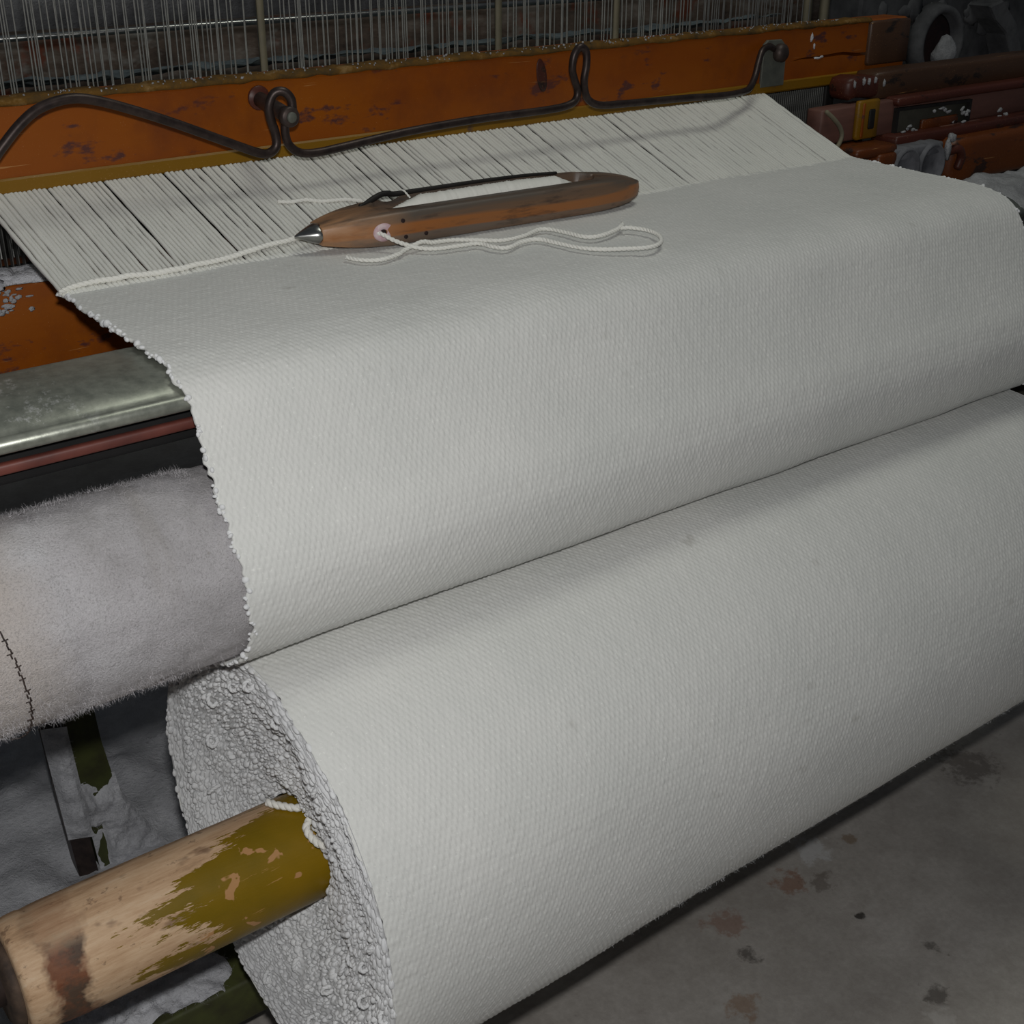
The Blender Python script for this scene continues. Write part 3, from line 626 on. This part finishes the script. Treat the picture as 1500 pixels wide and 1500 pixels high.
# ------------------------------------------------------------------ warp
wp = thing('warp_sheet', 'taut parallel off-white warp threads between the woven cloth and the batten', 'warp', (.5, .1, .86))
wx = []; x = .0012
while x < .9995:
    wx.append(x); edge = x < .035 or x > .965
    x += (.0036 if edge else .0045) + (0 if edge else random.choice([-.0004, -.0002, 0, 0, .0002, .0004]) + (0.0012 if random.random() < .10 else 0))
print('warp threads', len(wx))
for i, x in enumerate(wx):
    x1 = .5 + (x - .5) * 1.014; jz = random.uniform(-.0006, .0006); ja = random.gauss(0, .0006); sag = -.0065 * x
    ys = np.r_[np.linspace(-.006, .32, 34), .50, .75]
    Q = []
    for y in ys:
        t = min(max(y, 0) / .18, 1.2); z = .8505 + .325 * max(y, 0) + sag * max(0, 1 - y / .18) + jz
        if y <= 0: z = .8505 + sag
        if y > .3: z = .948 - (y - .3) * .35
        Q.append((x + (x1 - x) * t + ja * min(1, max(y, 0) / .06), y, z + random.gauss(0, .00022)))
    mesh('warp_thread', *tube(np.array(Q), .00225 * np.random.default_rng(i).uniform(.84, 1.06, len(Q)), 6, True, False), M['warp'], wp)

# ------------------------------------------------------------------ heald frames
def heald(name_label, y, x_off, top):
    t = thing('heald_frame', name_label, 'heald frame', (.6, y, .60))
    m_ = None; xs = []; x = -.06 + x_off
    while x < 1.255: xs.append(x); x += random.choice([.0075, .0085, .0095, .0095, .0110, .0130])
    xs = [x for x in xs if min(abs(x - b) for b in (.361, .684, .877, -2)) > .007]
    for x in xs:
        if m_ is None:
            mb = MB(); mb.add(*tube([(0, 0, -.02), (0, 0, .295)], .00085, 5, True, False)); mb.add(*tube([(0, 0, .295), (.0008, 0, .299), (.0014, 0, .307), (0, 0, .317), (-.0014, 0, .307), (-.0008, 0, .299), (0, 0, .295)], .0008, 5)); mb.add(*tube([(0, 0, .317), (0, 0, .80)], .00085, 5, True, False))
            o = mb.build('heddle', M['heddle']); m_ = o.data
        else:
            o = bpy.data.objects.new('heddle', m_); COL.objects.link(o)
        o.parent = t; o.location = (x - .6, random.gauss(0, .004), top); o.rotation_euler = (random.gauss(0, .004), random.gauss(0.0, .008), random.uniform(0, 3))
    MB().add(*bar_x(-.12, 1.30, y - .006, y + .006, 1.395 + top, 1.43 + top, .002)).build('top_rail', M['heald_bar'], t)
    MB().add(*bar_x(-.12, 1.30, y - .006, y + .006, .575 + top, .61 + top, .002)).build('bottom_rail', M['heald_bar'], t)
    for x in (-.11, 1.29): MB().add(*prism([(x - .006, y - .005), (x + .006, y - .005), (x + .006, y + .005), (x - .006, y + .005)], 2, .58 + top, 1.43 + top, .001)).build('end_bar', M['heald_bar'], t)
    return t
h1 = heald('front heald frame of thin steel heddle wires rising behind the orange batten', .312, 0, 0)
for x, wd in ((.361, .0075), (.684, .0085), (.877, .0085)):
    MB().add(*prism([(x - wd / 2, .310), (x + wd / 2, .310), (x + wd / 2, .3135), (x - wd / 2, .3135)], 2, .58, 1.43, .0008)).build('flat_bar', M['heald_bar'], h1)
h2 = heald('rear heald frame of thin steel heddle wires, half hidden behind the front wires', .345, .004, .02)

# ------------------------------------------------------------------ shuttle
def make_shuttle():
    ax = np.array([.614, -.030, 0]) - np.array([.236, -.012, 0]); Ls = .377; yaw = math.atan2(ax[1], ax[0])
    root = thing('shuttle', 'boat-shaped wooden weaving shuttle with steel tip lying on the cloth', 'shuttle', (.425, -.0165, .8515)); root.rotation_euler = (math.radians(2.5), math.radians(.2), yaw)
    def child(o): o.matrix_parent_inverse = Matrix.Identity(4); return o
    W, H = .0270, .0310   # half width, height
    st = np.r_[np.linspace(-.1885, -.10, 26), np.linspace(-.097, .12, 40), np.linspace(.123, .1885, 30)]
    rings = []
    for x in st:
        tl = np.clip((x + .212) / .10, 0, 1); tr = np.clip((.1895 - x) / .090, 0, 1)
        sl = math.sqrt(max(1 - (1 - tl) ** 2, 0)) ** 1.7; sr = math.sqrt(max(1 - (1 - tr) ** 2.2, 0))
        s = min(sl, sr); w_ = W * s; h_ = H * (.14 + .86 * s) if x < 0 else H * (.12 + .88 * s ** .8)
        zc = .0135; zb = zc - (zc - .0) * min(1, h_ / H * 1.0); zt = zb + h_
        # slot
        ts = np.clip((x + .128) / .05, 0, 1) * np.clip((.136 - x) / .05, 0, 1); dep = .020 * min(1, ts * 5) if 0 < ts else 0
        wl = min(1.0, ts * 3.5) ** .7 if ts > 0 else 0
        c = .0085; i0, i1 = c - .0175 * wl, c + .0160 * wl     # inner near wall, inner far wall
        far = w_; r = .004 * s + .0006
        arch = .0020 * math.sin(math.pi * np.clip((x + .11) / .25, 0, 1))
        zf = zt + arch
        if -.112 < x < -.085: zf -= .004 * math.sin(math.pi * (x + .112) / .027)
        i0 = max(min(i0, far - .003), -far + .004); i1 = max(min(i1, far - .0025), i0 + .0002)
        o = [(-w_ + r, zb), (-w_ + r * .3, zb + r * .3), (-w_, zb + h_ * .30), (-w_ - .0006, zb + h_ * .55), (-w_ + .0006, zb + h_ * .82), (-w_ + r * .5, zt - r * .25), (-w_ + r * 1.4, zt),
             (i0 - .0012, zt + .0002), (i0, zt - .0010 * (dep > 0)), (i0, zt - dep), ((i0 + i1) / 2, zt - dep * 1.05), (i1, zt - dep), (i1, zf - .0008 * (dep > 0)), (min(i1 + .001, far - .0012), zf), (far - r * .3, zf - .0006), (far, zf - h_ * .22), (far, zb + h_ * .35), (far - r, zb)]
        rings.append(np.array([(x, *p) for p in o]))
    v, f = loft(rings); body = child(mesh('body', v, [q[::-1] for q in f], M['shuttle'], root))
    mod = body.modifiers.new('soft', 'BEVEL'); mod.width = .0006; mod.segments = 2; mod.limit_method = 'ANGLE'; mod.angle_limit = 1.0
    # steel tip
    a = np.arange(28) * 2 * math.pi / 28; sec = rings[0]; zc = (sec[:, 2].min() + sec[:, 2].max()) / 2; ry = sec[:, 1].max() * 1.02; rz = (sec[:, 2].max() - sec[:, 2].min()) / 2 * 1.03
    tip = [(-.1865, 1.0), (-.1905, 1.02), (-.1945, .86), (-.1990, .66), (-.2035, .44), (-.2075, .24), (-.2100, .10), (-.2108, .02)]
    child(MB().add(*loft([np.column_stack([np.full(28, x), ry * s * np.cos(a), zc + (.0005 + 0) + rz * s * np.sin(a)]) for x, s in tip])).build('metal_tip', M['tip'], root))
    # pirn wound with yarn
    n = 150; X = np.linspace(-.112, .116, n); rr = .0128 * np.clip((X + .122) / .05, .3, 1) * np.clip((.122 - X) / .035, .3, 1); rr = rr * (1 + .05 * np.sin(X / .0031 * 6.283) + .02 * rng.normal(0, 1, n))
    P = np.column_stack([X, np.full(n, .0078), np.full(n, .0205) + .002 * np.sin(np.linspace(0, 3.1, n))])
    pirn = child(MB().add(*tube([(-.120, .0078, .019), (-.10, .0078, .019), (.10, .0078, .019), (.118, .0078, .0195), (.128, .0078, .019)], [.003, .004, .004, .0055, .005], 12)).build('pirn', M['slot_wood'], root))
    wound = MB().add(*tube(P, rr, 18)).build('wound_yarn', M['yarn'], pirn); wound.matrix_parent_inverse = Matrix.Identity(4)
    # loose strand over the far rail
    child(yarn(MB(), [(-.083, .0265, .0335), (-.0825, .0240, .0365), (-.080, .016, .031)], .0010, .006, 14).build('strand', M['yarn'], root))
    # dark bent spring on the far rail
    sp = [(-0.135, 0.015, 0.03), (-0.129, 0.0175, 0.03), (-0.122, 0.021, 0.0312), (-0.114, 0.024, 0.033), (-0.106, 0.0252, 0.0352), (-0.098, 0.0256, 0.035), (-0.091, 0.0258, 0.0335), (-0.06, 0.0258, 0.034), (0, 0.0258, 0.0345), (0.06, 0.0256, 0.034), (0.1, 0.024, 0.0325)]
    P, L = spline(sp, 90); v, f = tube(P, np.interp(np.arange(90), [0, 8, 30, 89], [.0020, .0030, .0022, .0016]), 8); child(mesh('spring', v, f, M['black'], root))
    # eye and pin holes on the near side
    xe = -.133
    def disc(r0, r1, d0, d1, zz, xx, y0): return loft([np.column_stack([xx + r * np.cos(a), np.full(28, y0 - d), zz + r * .8 * np.sin(a)]) for r, d in ((r1, -.002), (r1, d0), (r0 * 1.15, d1), (r0, d1 - .0004), (r0 * .9, d1 - .0030))])
    eye = child(MB().add(*disc(.0034, .0105, .0004, .0007, .0150, xe, -.0262)).build('eye', M['eye'], root))
    o = MB().add(*loft([np.column_stack([xe - .001 + r * np.cos(a), np.full(28, y), .0150 + r * .9 * np.sin(a)]) for r, y in ((.0036, -.0266), (.0034, -.0273), (.001, -.0271))])).build('eye_hole', M['hole'], eye); o.matrix_parent_inverse = Matrix.Identity(4)
    for (px, pz) in ((-.113, .0235), (-.110, .0080), (-.088, .0085)):
        child(MB().add(*loft([np.column_stack([px + r * np.cos(a), np.full(28, y), pz + r * np.sin(a)]) for r, y in ((.0019, -.0255), (.0019, -.0279), (.0006, -.0276))])).build('pin_hole', M['hole'], root))
    return root
make_shuttle()

# ------------------------------------------------------------------ loose yarns
Zc = .8535
t = yarn(MB(), [(.2830, -.0300, .8660), (.2870, -.0400, .8655), (.2940, -.0500, .8605), (.3075, -.0620, Zc + .0015), (.3220, -.0740, Zc), (.3485, -.0790, Zc), (.3660, -.0830, Zc), (.3695, -.1000, Zc), (.3781, -.1110, Zc), (.4017, -.1023, Zc), (.4200, -.1040, Zc), (.4255, -.1253, Zc), (.4310, -.1490, Zc), (.4429, -.1667, Zc), (.4646, -.1800, Zc), (.4855, -.1880, Zc), (.5060, -.1800, Zc), (.5220, -.1593, Zc), (.5255, -.1386, Zc), (.5190, -.1227, Zc), (.5117, -.1185, Zc), (.5215, -.1090, Zc + .001), (.5062, -.1188, Zc), (.4760, -.1290, Zc), (.4610, -.1230, Zc), (.4570, -.0993, Zc), (.4520, -.0800, Zc), (.4410, -.0760, Zc), (.4158, -.0860, Zc), (.3894, -.0868, Zc), (.3720, -.0720, Zc), (.3560, -.0600, Zc), (.3420, -.0560, Zc), (.3310, -.0560, Zc + .0005), (.3180, -.0580, Zc + .0035), (.2960, -.0630, Zc + .0005), (.2850, -.0700, Zc), (.2625, -.0760, Zc), (.2480, -.0660, Zc), (.2420, -.0500, Zc)], .0021, .009).build('loose_yarn', M['yarn'])
tag(t, 'loose white yarn tail looping out of the eye of the shuttle onto the cloth', 'yarn')
fell = [(-.003, -.003, .8540), (.0061, -.001, .8550), (.0212, .001, .8560), (.041, .0005, .8556), (.0642, -.0005, .8552), (.0929, -.001, .8550), (.1277, .0012, .8556), (.1492, .0026, .8562), (.1753, .0066, .8575), (.2015, .0104, .8588), (.2285, .0143, .8600), (.255, .016, .8602)]
t = yarn(MB(), fell, .0026, .010, wob=.0005).build('weft_yarn', M['yarn']); tag(t, 'thick white weft yarn lying along the edge of the weave left of the shuttle', 'yarn')
t = yarn(MB(), [(.2459, .0791, .8792), (.2562, .0755, .8780), (.271, .0745, .8777), (.2867, .0705, .8764), (.3078, .0660, .8750), (.3265, .0589, .8726)], .0019, .009, wob=.0004).build('yarn_end', M['yarn']); tag(t, 'short stray yarn end lying on the warp behind the shuttle tip', 'yarn')

# ------------------------------------------------------------------ back of the loom
t = thing('back_rail', 'soiled brown back rail of the loom seen through the heddle wires', 'loom beam', (.8, .95, .70))
MB().add(*bar_x(-.3, 2.0, .90, 1.0, .86, .950, .008, 30, 2, .0012)).build('rail', M['back_wood'], t)
MB().add(*bar_x(-.3, 2.0, .93, .99, .60, .70, .006)).build('lower_rail', M['black'], t)
for x in (-.22, 1.92): MB().add(*prism([(x - .04, .92), (x + .04, .92), (x + .04, 1.0), (x - .04, 1.0)], 2, 0, .88, .004)).build('post', M['black'], t)
t = thing('warp_beam', 'lint-covered grey warp roller behind the back rail', 'roller', (.8, 1.15, .98))
nx, na = 140, 40; X = np.linspace(-.2, 1.9, nx); a_ = np.linspace(0, 2 * math.pi, na, endpoint=False); XX, A = np.meshgrid(X, a_); R = .11 + .006 * vnoise(XX * 12, A * 2, 95) + .004 * vnoise(XX * 40, A * 6, 96)
mesh('winding', np.stack([XX, 1.15 + R * np.cos(A), 1.03 + R * np.sin(A)], -1).reshape(-1, 3), grid_faces(na, nx, True), M['grey_lint'], t)
MB().add(*tube([(-.30, 1.15, 1.03), (2.0, 1.15, 1.03)], .025, 12)).build('shaft', M['iron'], t)
for x in (-.26, 1.96): MB().add(*prism([(1.11, 0), (1.19, 0), (1.19, 1.05), (1.11, 1.05)], 0, x - .03, x + .03, .004)).build('stand', M['black'], t)
t = MB().add(*tube([(-.3, .60, .985), (2.0, .60, .985)], .004, 10)).build('lease_rod', M['tip']); tag(t, 'thin shiny steel lease rod behind the heddle wires', 'rod')
nx, ny = 200, 40; XX, YY = np.meshgrid(np.linspace(-.05, 1.26, nx), np.linspace(.362, .60, ny))
Z = .968 - .14 * (YY - .362) + .0035 * vnoise(XX * 18, YY * 18, 985) + .004 * vnoise(XX * 60, YY * 60, 986)
q = mesh('lint', np.stack([XX, YY, Z], -1).reshape(-1, 3), grid_faces(ny, nx), M['teal_lint']); q['kind'] = 'stuff'; tag(q, 'teal-grey lint lying on the warp just behind the orange batten', 'lint')

# ------------------------------------------------------------------ shuttle box at the right end of the sley
sb = thing('shuttle_box', 'grimy dark wooden shuttle box right of the batten end', 'shuttle box', (1.35, .15, .78))
MB().add(*bar_x(1.175, 1.75, .112, .152, .883, .919, .005, 8, 2, .0006)).build('top_rail', M['brown'], sb)
MB().add(*bar_x(1.118, 1.205, .112, .150, .888, .916, .006, 4, 2, .001)).build('rail_end', M['dark_red'], sb)
for i, (x, z) in enumerate(((1.128, .909), (1.147, .911), (1.158, .910), (1.172, .911), (1.190, .905))): MB().add(*lump((x, .1115, z), (.0022, .0025, .0050), .3, 3, 2, 400 + i)).build('lint_tuft', M['grey_lint'], sb)
MB().add(*bar_x(1.055, 1.72, .100, .128, .838, .884, .003, 8, 2, .0004)).build('front_board', M['pink_wood'], sb)
MB().add(*bar_x(1.200, 1.72, .090, .130, .876, .887, .003, 6, 2, .0005)).build('upper_edge', M['dark_red'], sb)
br = MB().add(*bar_x(1.1190, 1.1640, .0915, .101, .8390, .8900, .003)).build('bracket', M['mustard'], sb)
MB().add(*bar_x(1.1395, 1.1530, .0895, .0925, .8520, .8780, .002)).build('slot', M['black'], br)
MB().add(*bar_x(1.126, 1.131, .0898, .0925, .842, .887, .001)).build('rib', M['orange'], br)
P, L = spline([(1.060, .098, .882), (1.072, .094, .872), (1.084, .092, .860), (1.088, .091, .848), (1.080, .090, .836), (1.066, .090, .830)], 30)
MB().add(*tube(P, .003, 8)).build('strap', M['heald_bar'], sb)
fo = [(1.204, .836), (1.375, .830), (1.375, .870), (1.204, .873)]; fi = [(1.209, .840), (1.370, .834), (1.370, .866), (1.209, .869)]
mb = MB(); vv = [(x, .094, z) for x, z in fo] + [(x, .094, z) for x, z in fi] + [(x, .101, z) for x, z in fo] + [(x, .101, z) for x, z in fi]
ff = []
for i in range(4):
    j = (i + 1) % 4; ff += [(i, j, 4 + j, 4 + i), (8 + i, 12 + i, 12 + j, 8 + j), (i, 8 + i, 8 + j, j), (4 + i, 4 + j, 12 + j, 12 + i)]
mb.add(vv, ff).build('iron_frame', M['black'], sb, False)
MB().add(*bar_x(1.209, 1.370, .0985, .1015, .835, .868, .001)).build('iron_panel', M['cast_dark'], sb)
MB().add(*bar_x(1.262, 1.345, .092, .0985, .838, .852, .002)).build('picker', M['rust_orange'], sb)
MB().add(*bar_x(1.30, 1.42, .088, .0985, .8330, .8395, .002)).build('picker_rod', M['pink_wood'], sb)
mb = MB()
for i in range(26):
    x, z = random.choice([(1.215, .8405), (1.24, .840), (1.30, .862), (1.33, .858), (1.352, .853), (1.345, .842), (1.44, .845), (1.46, .842)]); mb.add(*lump((x + random.gauss(0, .008), random.uniform(.088, .095), z + random.gauss(0, .0025)), (random.uniform(.0015, .006), .002, random.uniform(.001, .003)), .35, 3, 2, 500 + i))
q = mb.build('lint', M['grey_lint'], sb); q['kind'] = 'stuff'
MB().add(*bar_x(1.185, 1.75, .074, .120, .8245, .8395, .003, 6, 2, .0005)).build('lower_rail', M['dark_red'], sb)
MB().add(*bar_x(1.285, 1.75, .050, .130, .765, .8275, .010, 8, 3, .0006)).build('bottom_beam', M['rust_orange'], sb)
MB().add(*bar_x(1.080, 1.165, .055, .10, .822, .836, .004)).build('wedge', M['rust_orange'], sb)
MB().add(*bar_x(1.120, 1.160, .050, .09, .803, .826, .004)).build('wedge', M['rust_orange'], sb)
# two-lobed iron casting
ct = []
a2 = np.arange(24) * math.pi / 12
lob = MB()
for cx in (1.180, 1.236):
    lob.add(*loft([np.column_stack([cx + r * np.cos(a2), np.full(24, y), .800 + r * 1.05 * np.sin(a2)]) for r, y in ((.029, .085), (.029, .050), (.027, .047), (.024, .047), (.022, .052), (.004, .053))]))
lob.add(*bar_x(1.155, 1.262, .052, .085, .812, .829, .003)); lob.build('lobed_casting', M['cast'], sb)
MB().add(*lump((1.262, .045, .819), (.006, .004, .015), .35, 3, 2, 610)).add(*lump((1.270, .046, .834), (.010, .004, .006), .35, 3, 2, 611)).build('lint_tuft', M['grey_lint'], sb)
P, L = spline([(1.270, .05, .815), (1.285, .044, .817), (1.294, .044, .806), (1.292, .046, .790)], 24); MB().add(*tube(P, .006, 10)).build('hook', M['dark_red'], sb)
for x in (1.30, 1.60): MB().add(*prism([(x - .02, .132), (x + .02, .132), (x + .02, .19), (x - .02, .19)], 2, .70, .90, .003)).build('support', M['black'], sb)

# ------------------------------------------------------------------ dusty iron housing with a bored boss, far right
hs = thing('iron_housing', 'dusty grey iron housing with a round bored boss in the far right corner', 'machine housing', (1.9, .55, 0))
a3 = np.arange(40) * math.pi / 20
out = bevel_rect(1.66, 2.75, 0, 1.35, .03, 3)
MB().add(*prism(out, 1, .54, .62, .006)).build('wall_plate', M['dusty_plate'], hs, False)
cx, cz = 1.872, .874
MB().add(*loft([np.column_stack([cx + rx * np.cos(a3), np.full(40, y), cz + rx * 1.0 * np.sin(a3)]) for rx, y in ((.072, .545), (.068, .520), (.066, .512), (.062, .509), (.056, .510), (.053, .516), (.051, .535), (.046, .5385))])).build('boss', M['dusty_ring'], hs)
MB().add(*disc_y(cx, cz, (.052, .046), (.532, .530))).build('bore', M['hole'], hs)
MB().add(*lump((cx + .006, .508, cz - .016), (.030, .014, .030), .18, 2, 3, 700)).build('shaft_end', M['grey_lint'], hs)
MB().add(*prism([(1.975, .935), (2.015, .945), (2.075, .900), (2.115, .825), (2.085, .815), (2.045, .880), (2.000, .910)], 1, .490, .545, .004)).build('rib', M['dusty_ring'], hs, False)
mb = MB()
for i in range(40): mb.add(*lump((random.uniform(1.68, 2.15), .538, random.uniform(.80, 1.02)), (random.uniform(.006, .025), .003, random.uniform(.006, .025)), .4, 2.5, 2, 720 + i))
q = mb.build('dust', M['dusty_ring'], hs); q['kind'] = 'stuff'

# ------------------------------------------------------------------ under the loom, left
st = thing('frame_strut', 'lint-caked green iron strut on the floor behind the wooden pole', 'strut', (.06, .30, 0))
def strut_sec(z): return .0255 + (.20 - z) * .20, .0625 + (.20 - z) * .36
mb = MB(); rings = []
for z in (0, .05, .10, .15, .20, .26, .34, .44):
    a0 = np.interp(z, [0, .12, .2, .44], [.036, .028, .0255, .010]); b0 = np.interp(z, [0, .12, .2, .44], [.125, .072, .062, .048])
    rings.append(np.array([(a0, .300, z), (b0, .300, z), (b0, .322, z), (a0, .322, z)]))
v, f = loft(rings); mesh('bar', v, [q[::-1] for q in f], M['green'], st, False)
zz = np.linspace(.0, .150, 60); uu = np.linspace(0, 1, 34); UU, ZZ = np.meshgrid(uu, zz)
A0 = np.interp(ZZ, [0, .12, .2], [.036, .028, .0255]) - .001; B0 = np.interp(ZZ, [0, .12, .2], [.125, .072, .062]) + .003; XX = A0 + (B0 - A0) * UU
th = .0075 + .004 * vnoise(XX * 60, ZZ * 60, 810) + .002 * vnoise(XX * 170, ZZ * 170, 811)
th = th * np.clip((.136 + .014 * vnoise(XX * 70 + 3, ZZ * 0 + 2, 812) - ZZ) / .010, -.2, 1) * np.clip(np.minimum(UU, 1 - UU) / .10 + .15, 0, 1)
bare = np.clip((XX - A0 - .016 + .003 * vnoise(ZZ * 90, ZZ * 0 + 5, 813)) / .004, -.3, 1) * (ZZ < .085) + (ZZ >= .085); th = th * bare
G = np.stack([XX, .2985 - th, ZZ], -1); mb = MB(); mb.add(G.reshape(-1, 3), grid_faces(60, 34)); kk = np.flatnonzero(th.reshape(-1) > .002); kk = rng.choice(kk, 4000); fv, ff_ = fibres(4000, G.reshape(-1, 3)[kk], np.tile([0, -.8, .2], (4000, 1)), .008, .00012, .9, 56); mb.add(fv, ff_)
q = mb.build('lint', M['lint'], st); q['kind'] = 'stuff'
rings = [np.array([(x0 - .024, .31, z), (x0 - .003, .295, z), (x0 - .002, .33, z), (x0 - .022, .34, z)]) for z, x0 in ((0, .034), (.12, .027), (.21, .0235), (.235, .022))]
v, f = loft(rings); mesh('side_web', v, [q[::-1] for q in f], M['iron'], st, False)
zz = np.linspace(.075, .246, 50); uu = np.linspace(0, 1, 16); UU, ZZ = np.meshgrid(uu, zz); XX = np.interp(ZZ, [0, .235], [.006, -.007]) + .028 * UU
th = (.007 + .004 * vnoise(XX * 60, ZZ * 60, 820) + .002 * vnoise(XX * 170, ZZ * 170, 821)) * np.clip(np.minimum(UU, 1 - UU) / .25, -.1, 1) * np.clip(np.minimum(.245 - ZZ, ZZ - .078) / .012, -.1, 1)
G = np.stack([XX, .300 - .012 * UU - th, ZZ], -1); mb = MB(); mb.add(G.reshape(-1, 3), grid_faces(50, 16)); kk = np.flatnonzero(th.reshape(-1) > .002); kk = rng.choice(kk, 2000); fv, ff_ = fibres(2000, G.reshape(-1, 3)[kk], np.tile([-.3, -.8, .2], (2000, 1)), .008, .00012, .9, 57); mb.add(fv, ff_)
q = mb.build('lint', M['lint'], st); q['kind'] = 'stuff'

# lint drifts on the floor under the loom
nx, ny = 90, 80; X = np.linspace(-.35, .75, nx); Y = np.linspace(.0, 1.2, ny); XX, YY = np.meshgrid(X, Y)
Z = .004 + .030 * (vnoise(XX * 7 + 4, YY * 7, 900) * .5 + .5) + .012 * vnoise(XX * 22, YY * 22, 901) + .005 * vnoise(XX * 60, YY * 60, 902)
Z = Z * np.clip((YY - .0) / .15, 0, 1); Z = np.maximum(Z, .0015)
q = mesh('lint_drift', np.stack([XX, YY, Z], -1).reshape(-1, 3), grid_faces(ny, nx), M['lint']); q['kind'] = 'stuff'; tag(q, 'grey cotton lint drifted over the floor under the loom', 'lint')
lb = thing('cross_bar', 'low green timber cross bar with a heap of lint under the cloth roll', 'bar', (.1, -.07, 0))
MB().add(*bar_x(-.36, 1.15, -.10, -.03, .082, .135, .004, 6)).build('timber', M['green'], lb)
for x in (-.33, 1.12): MB().add(*prism([(x - .03, -.09), (x + .03, -.09), (x + .03, -.04), (x - .03, -.04)], 2, 0, .085, .003)).build('foot', M['black'], lb)
nx, ny = 80, 50; XX, YY = np.meshgrid(np.linspace(-.16, .05, nx), np.linspace(-.0985, -.0315, ny))
rd_ = np.clip(1.15 - ((XX + .06) / .10) ** 2 - ((YY + .067) / .048) ** 2 + .5 * vnoise(XX * 50, YY * 50, 905), 0, 1) ** .6
Z = .1345 + rd_ * (.012 + .007 * vnoise(XX * 40 + 4, YY * 40, 906) + .004 * vnoise(XX * 130, YY * 130, 907)) - .002 * (rd_ <= 0)
mb = MB(); mb.add(np.stack([XX, YY, Z], -1).reshape(-1, 3), grid_faces(ny, nx)); kk = rng.integers(0, nx * ny, 5000); pp = np.stack([XX, YY, Z], -1).reshape(-1, 3)[kk]; pp = pp[rd_.reshape(-1)[kk] > .05]
fv, ff_ = fibres(len(pp), pp, np.tile([0, -.4, .8], (len(pp), 1)), .009, .00012, .8, 55); mb.add(fv, ff_)
q = mb.build('lint', M['lint'], lb); q['kind'] = 'stuff'
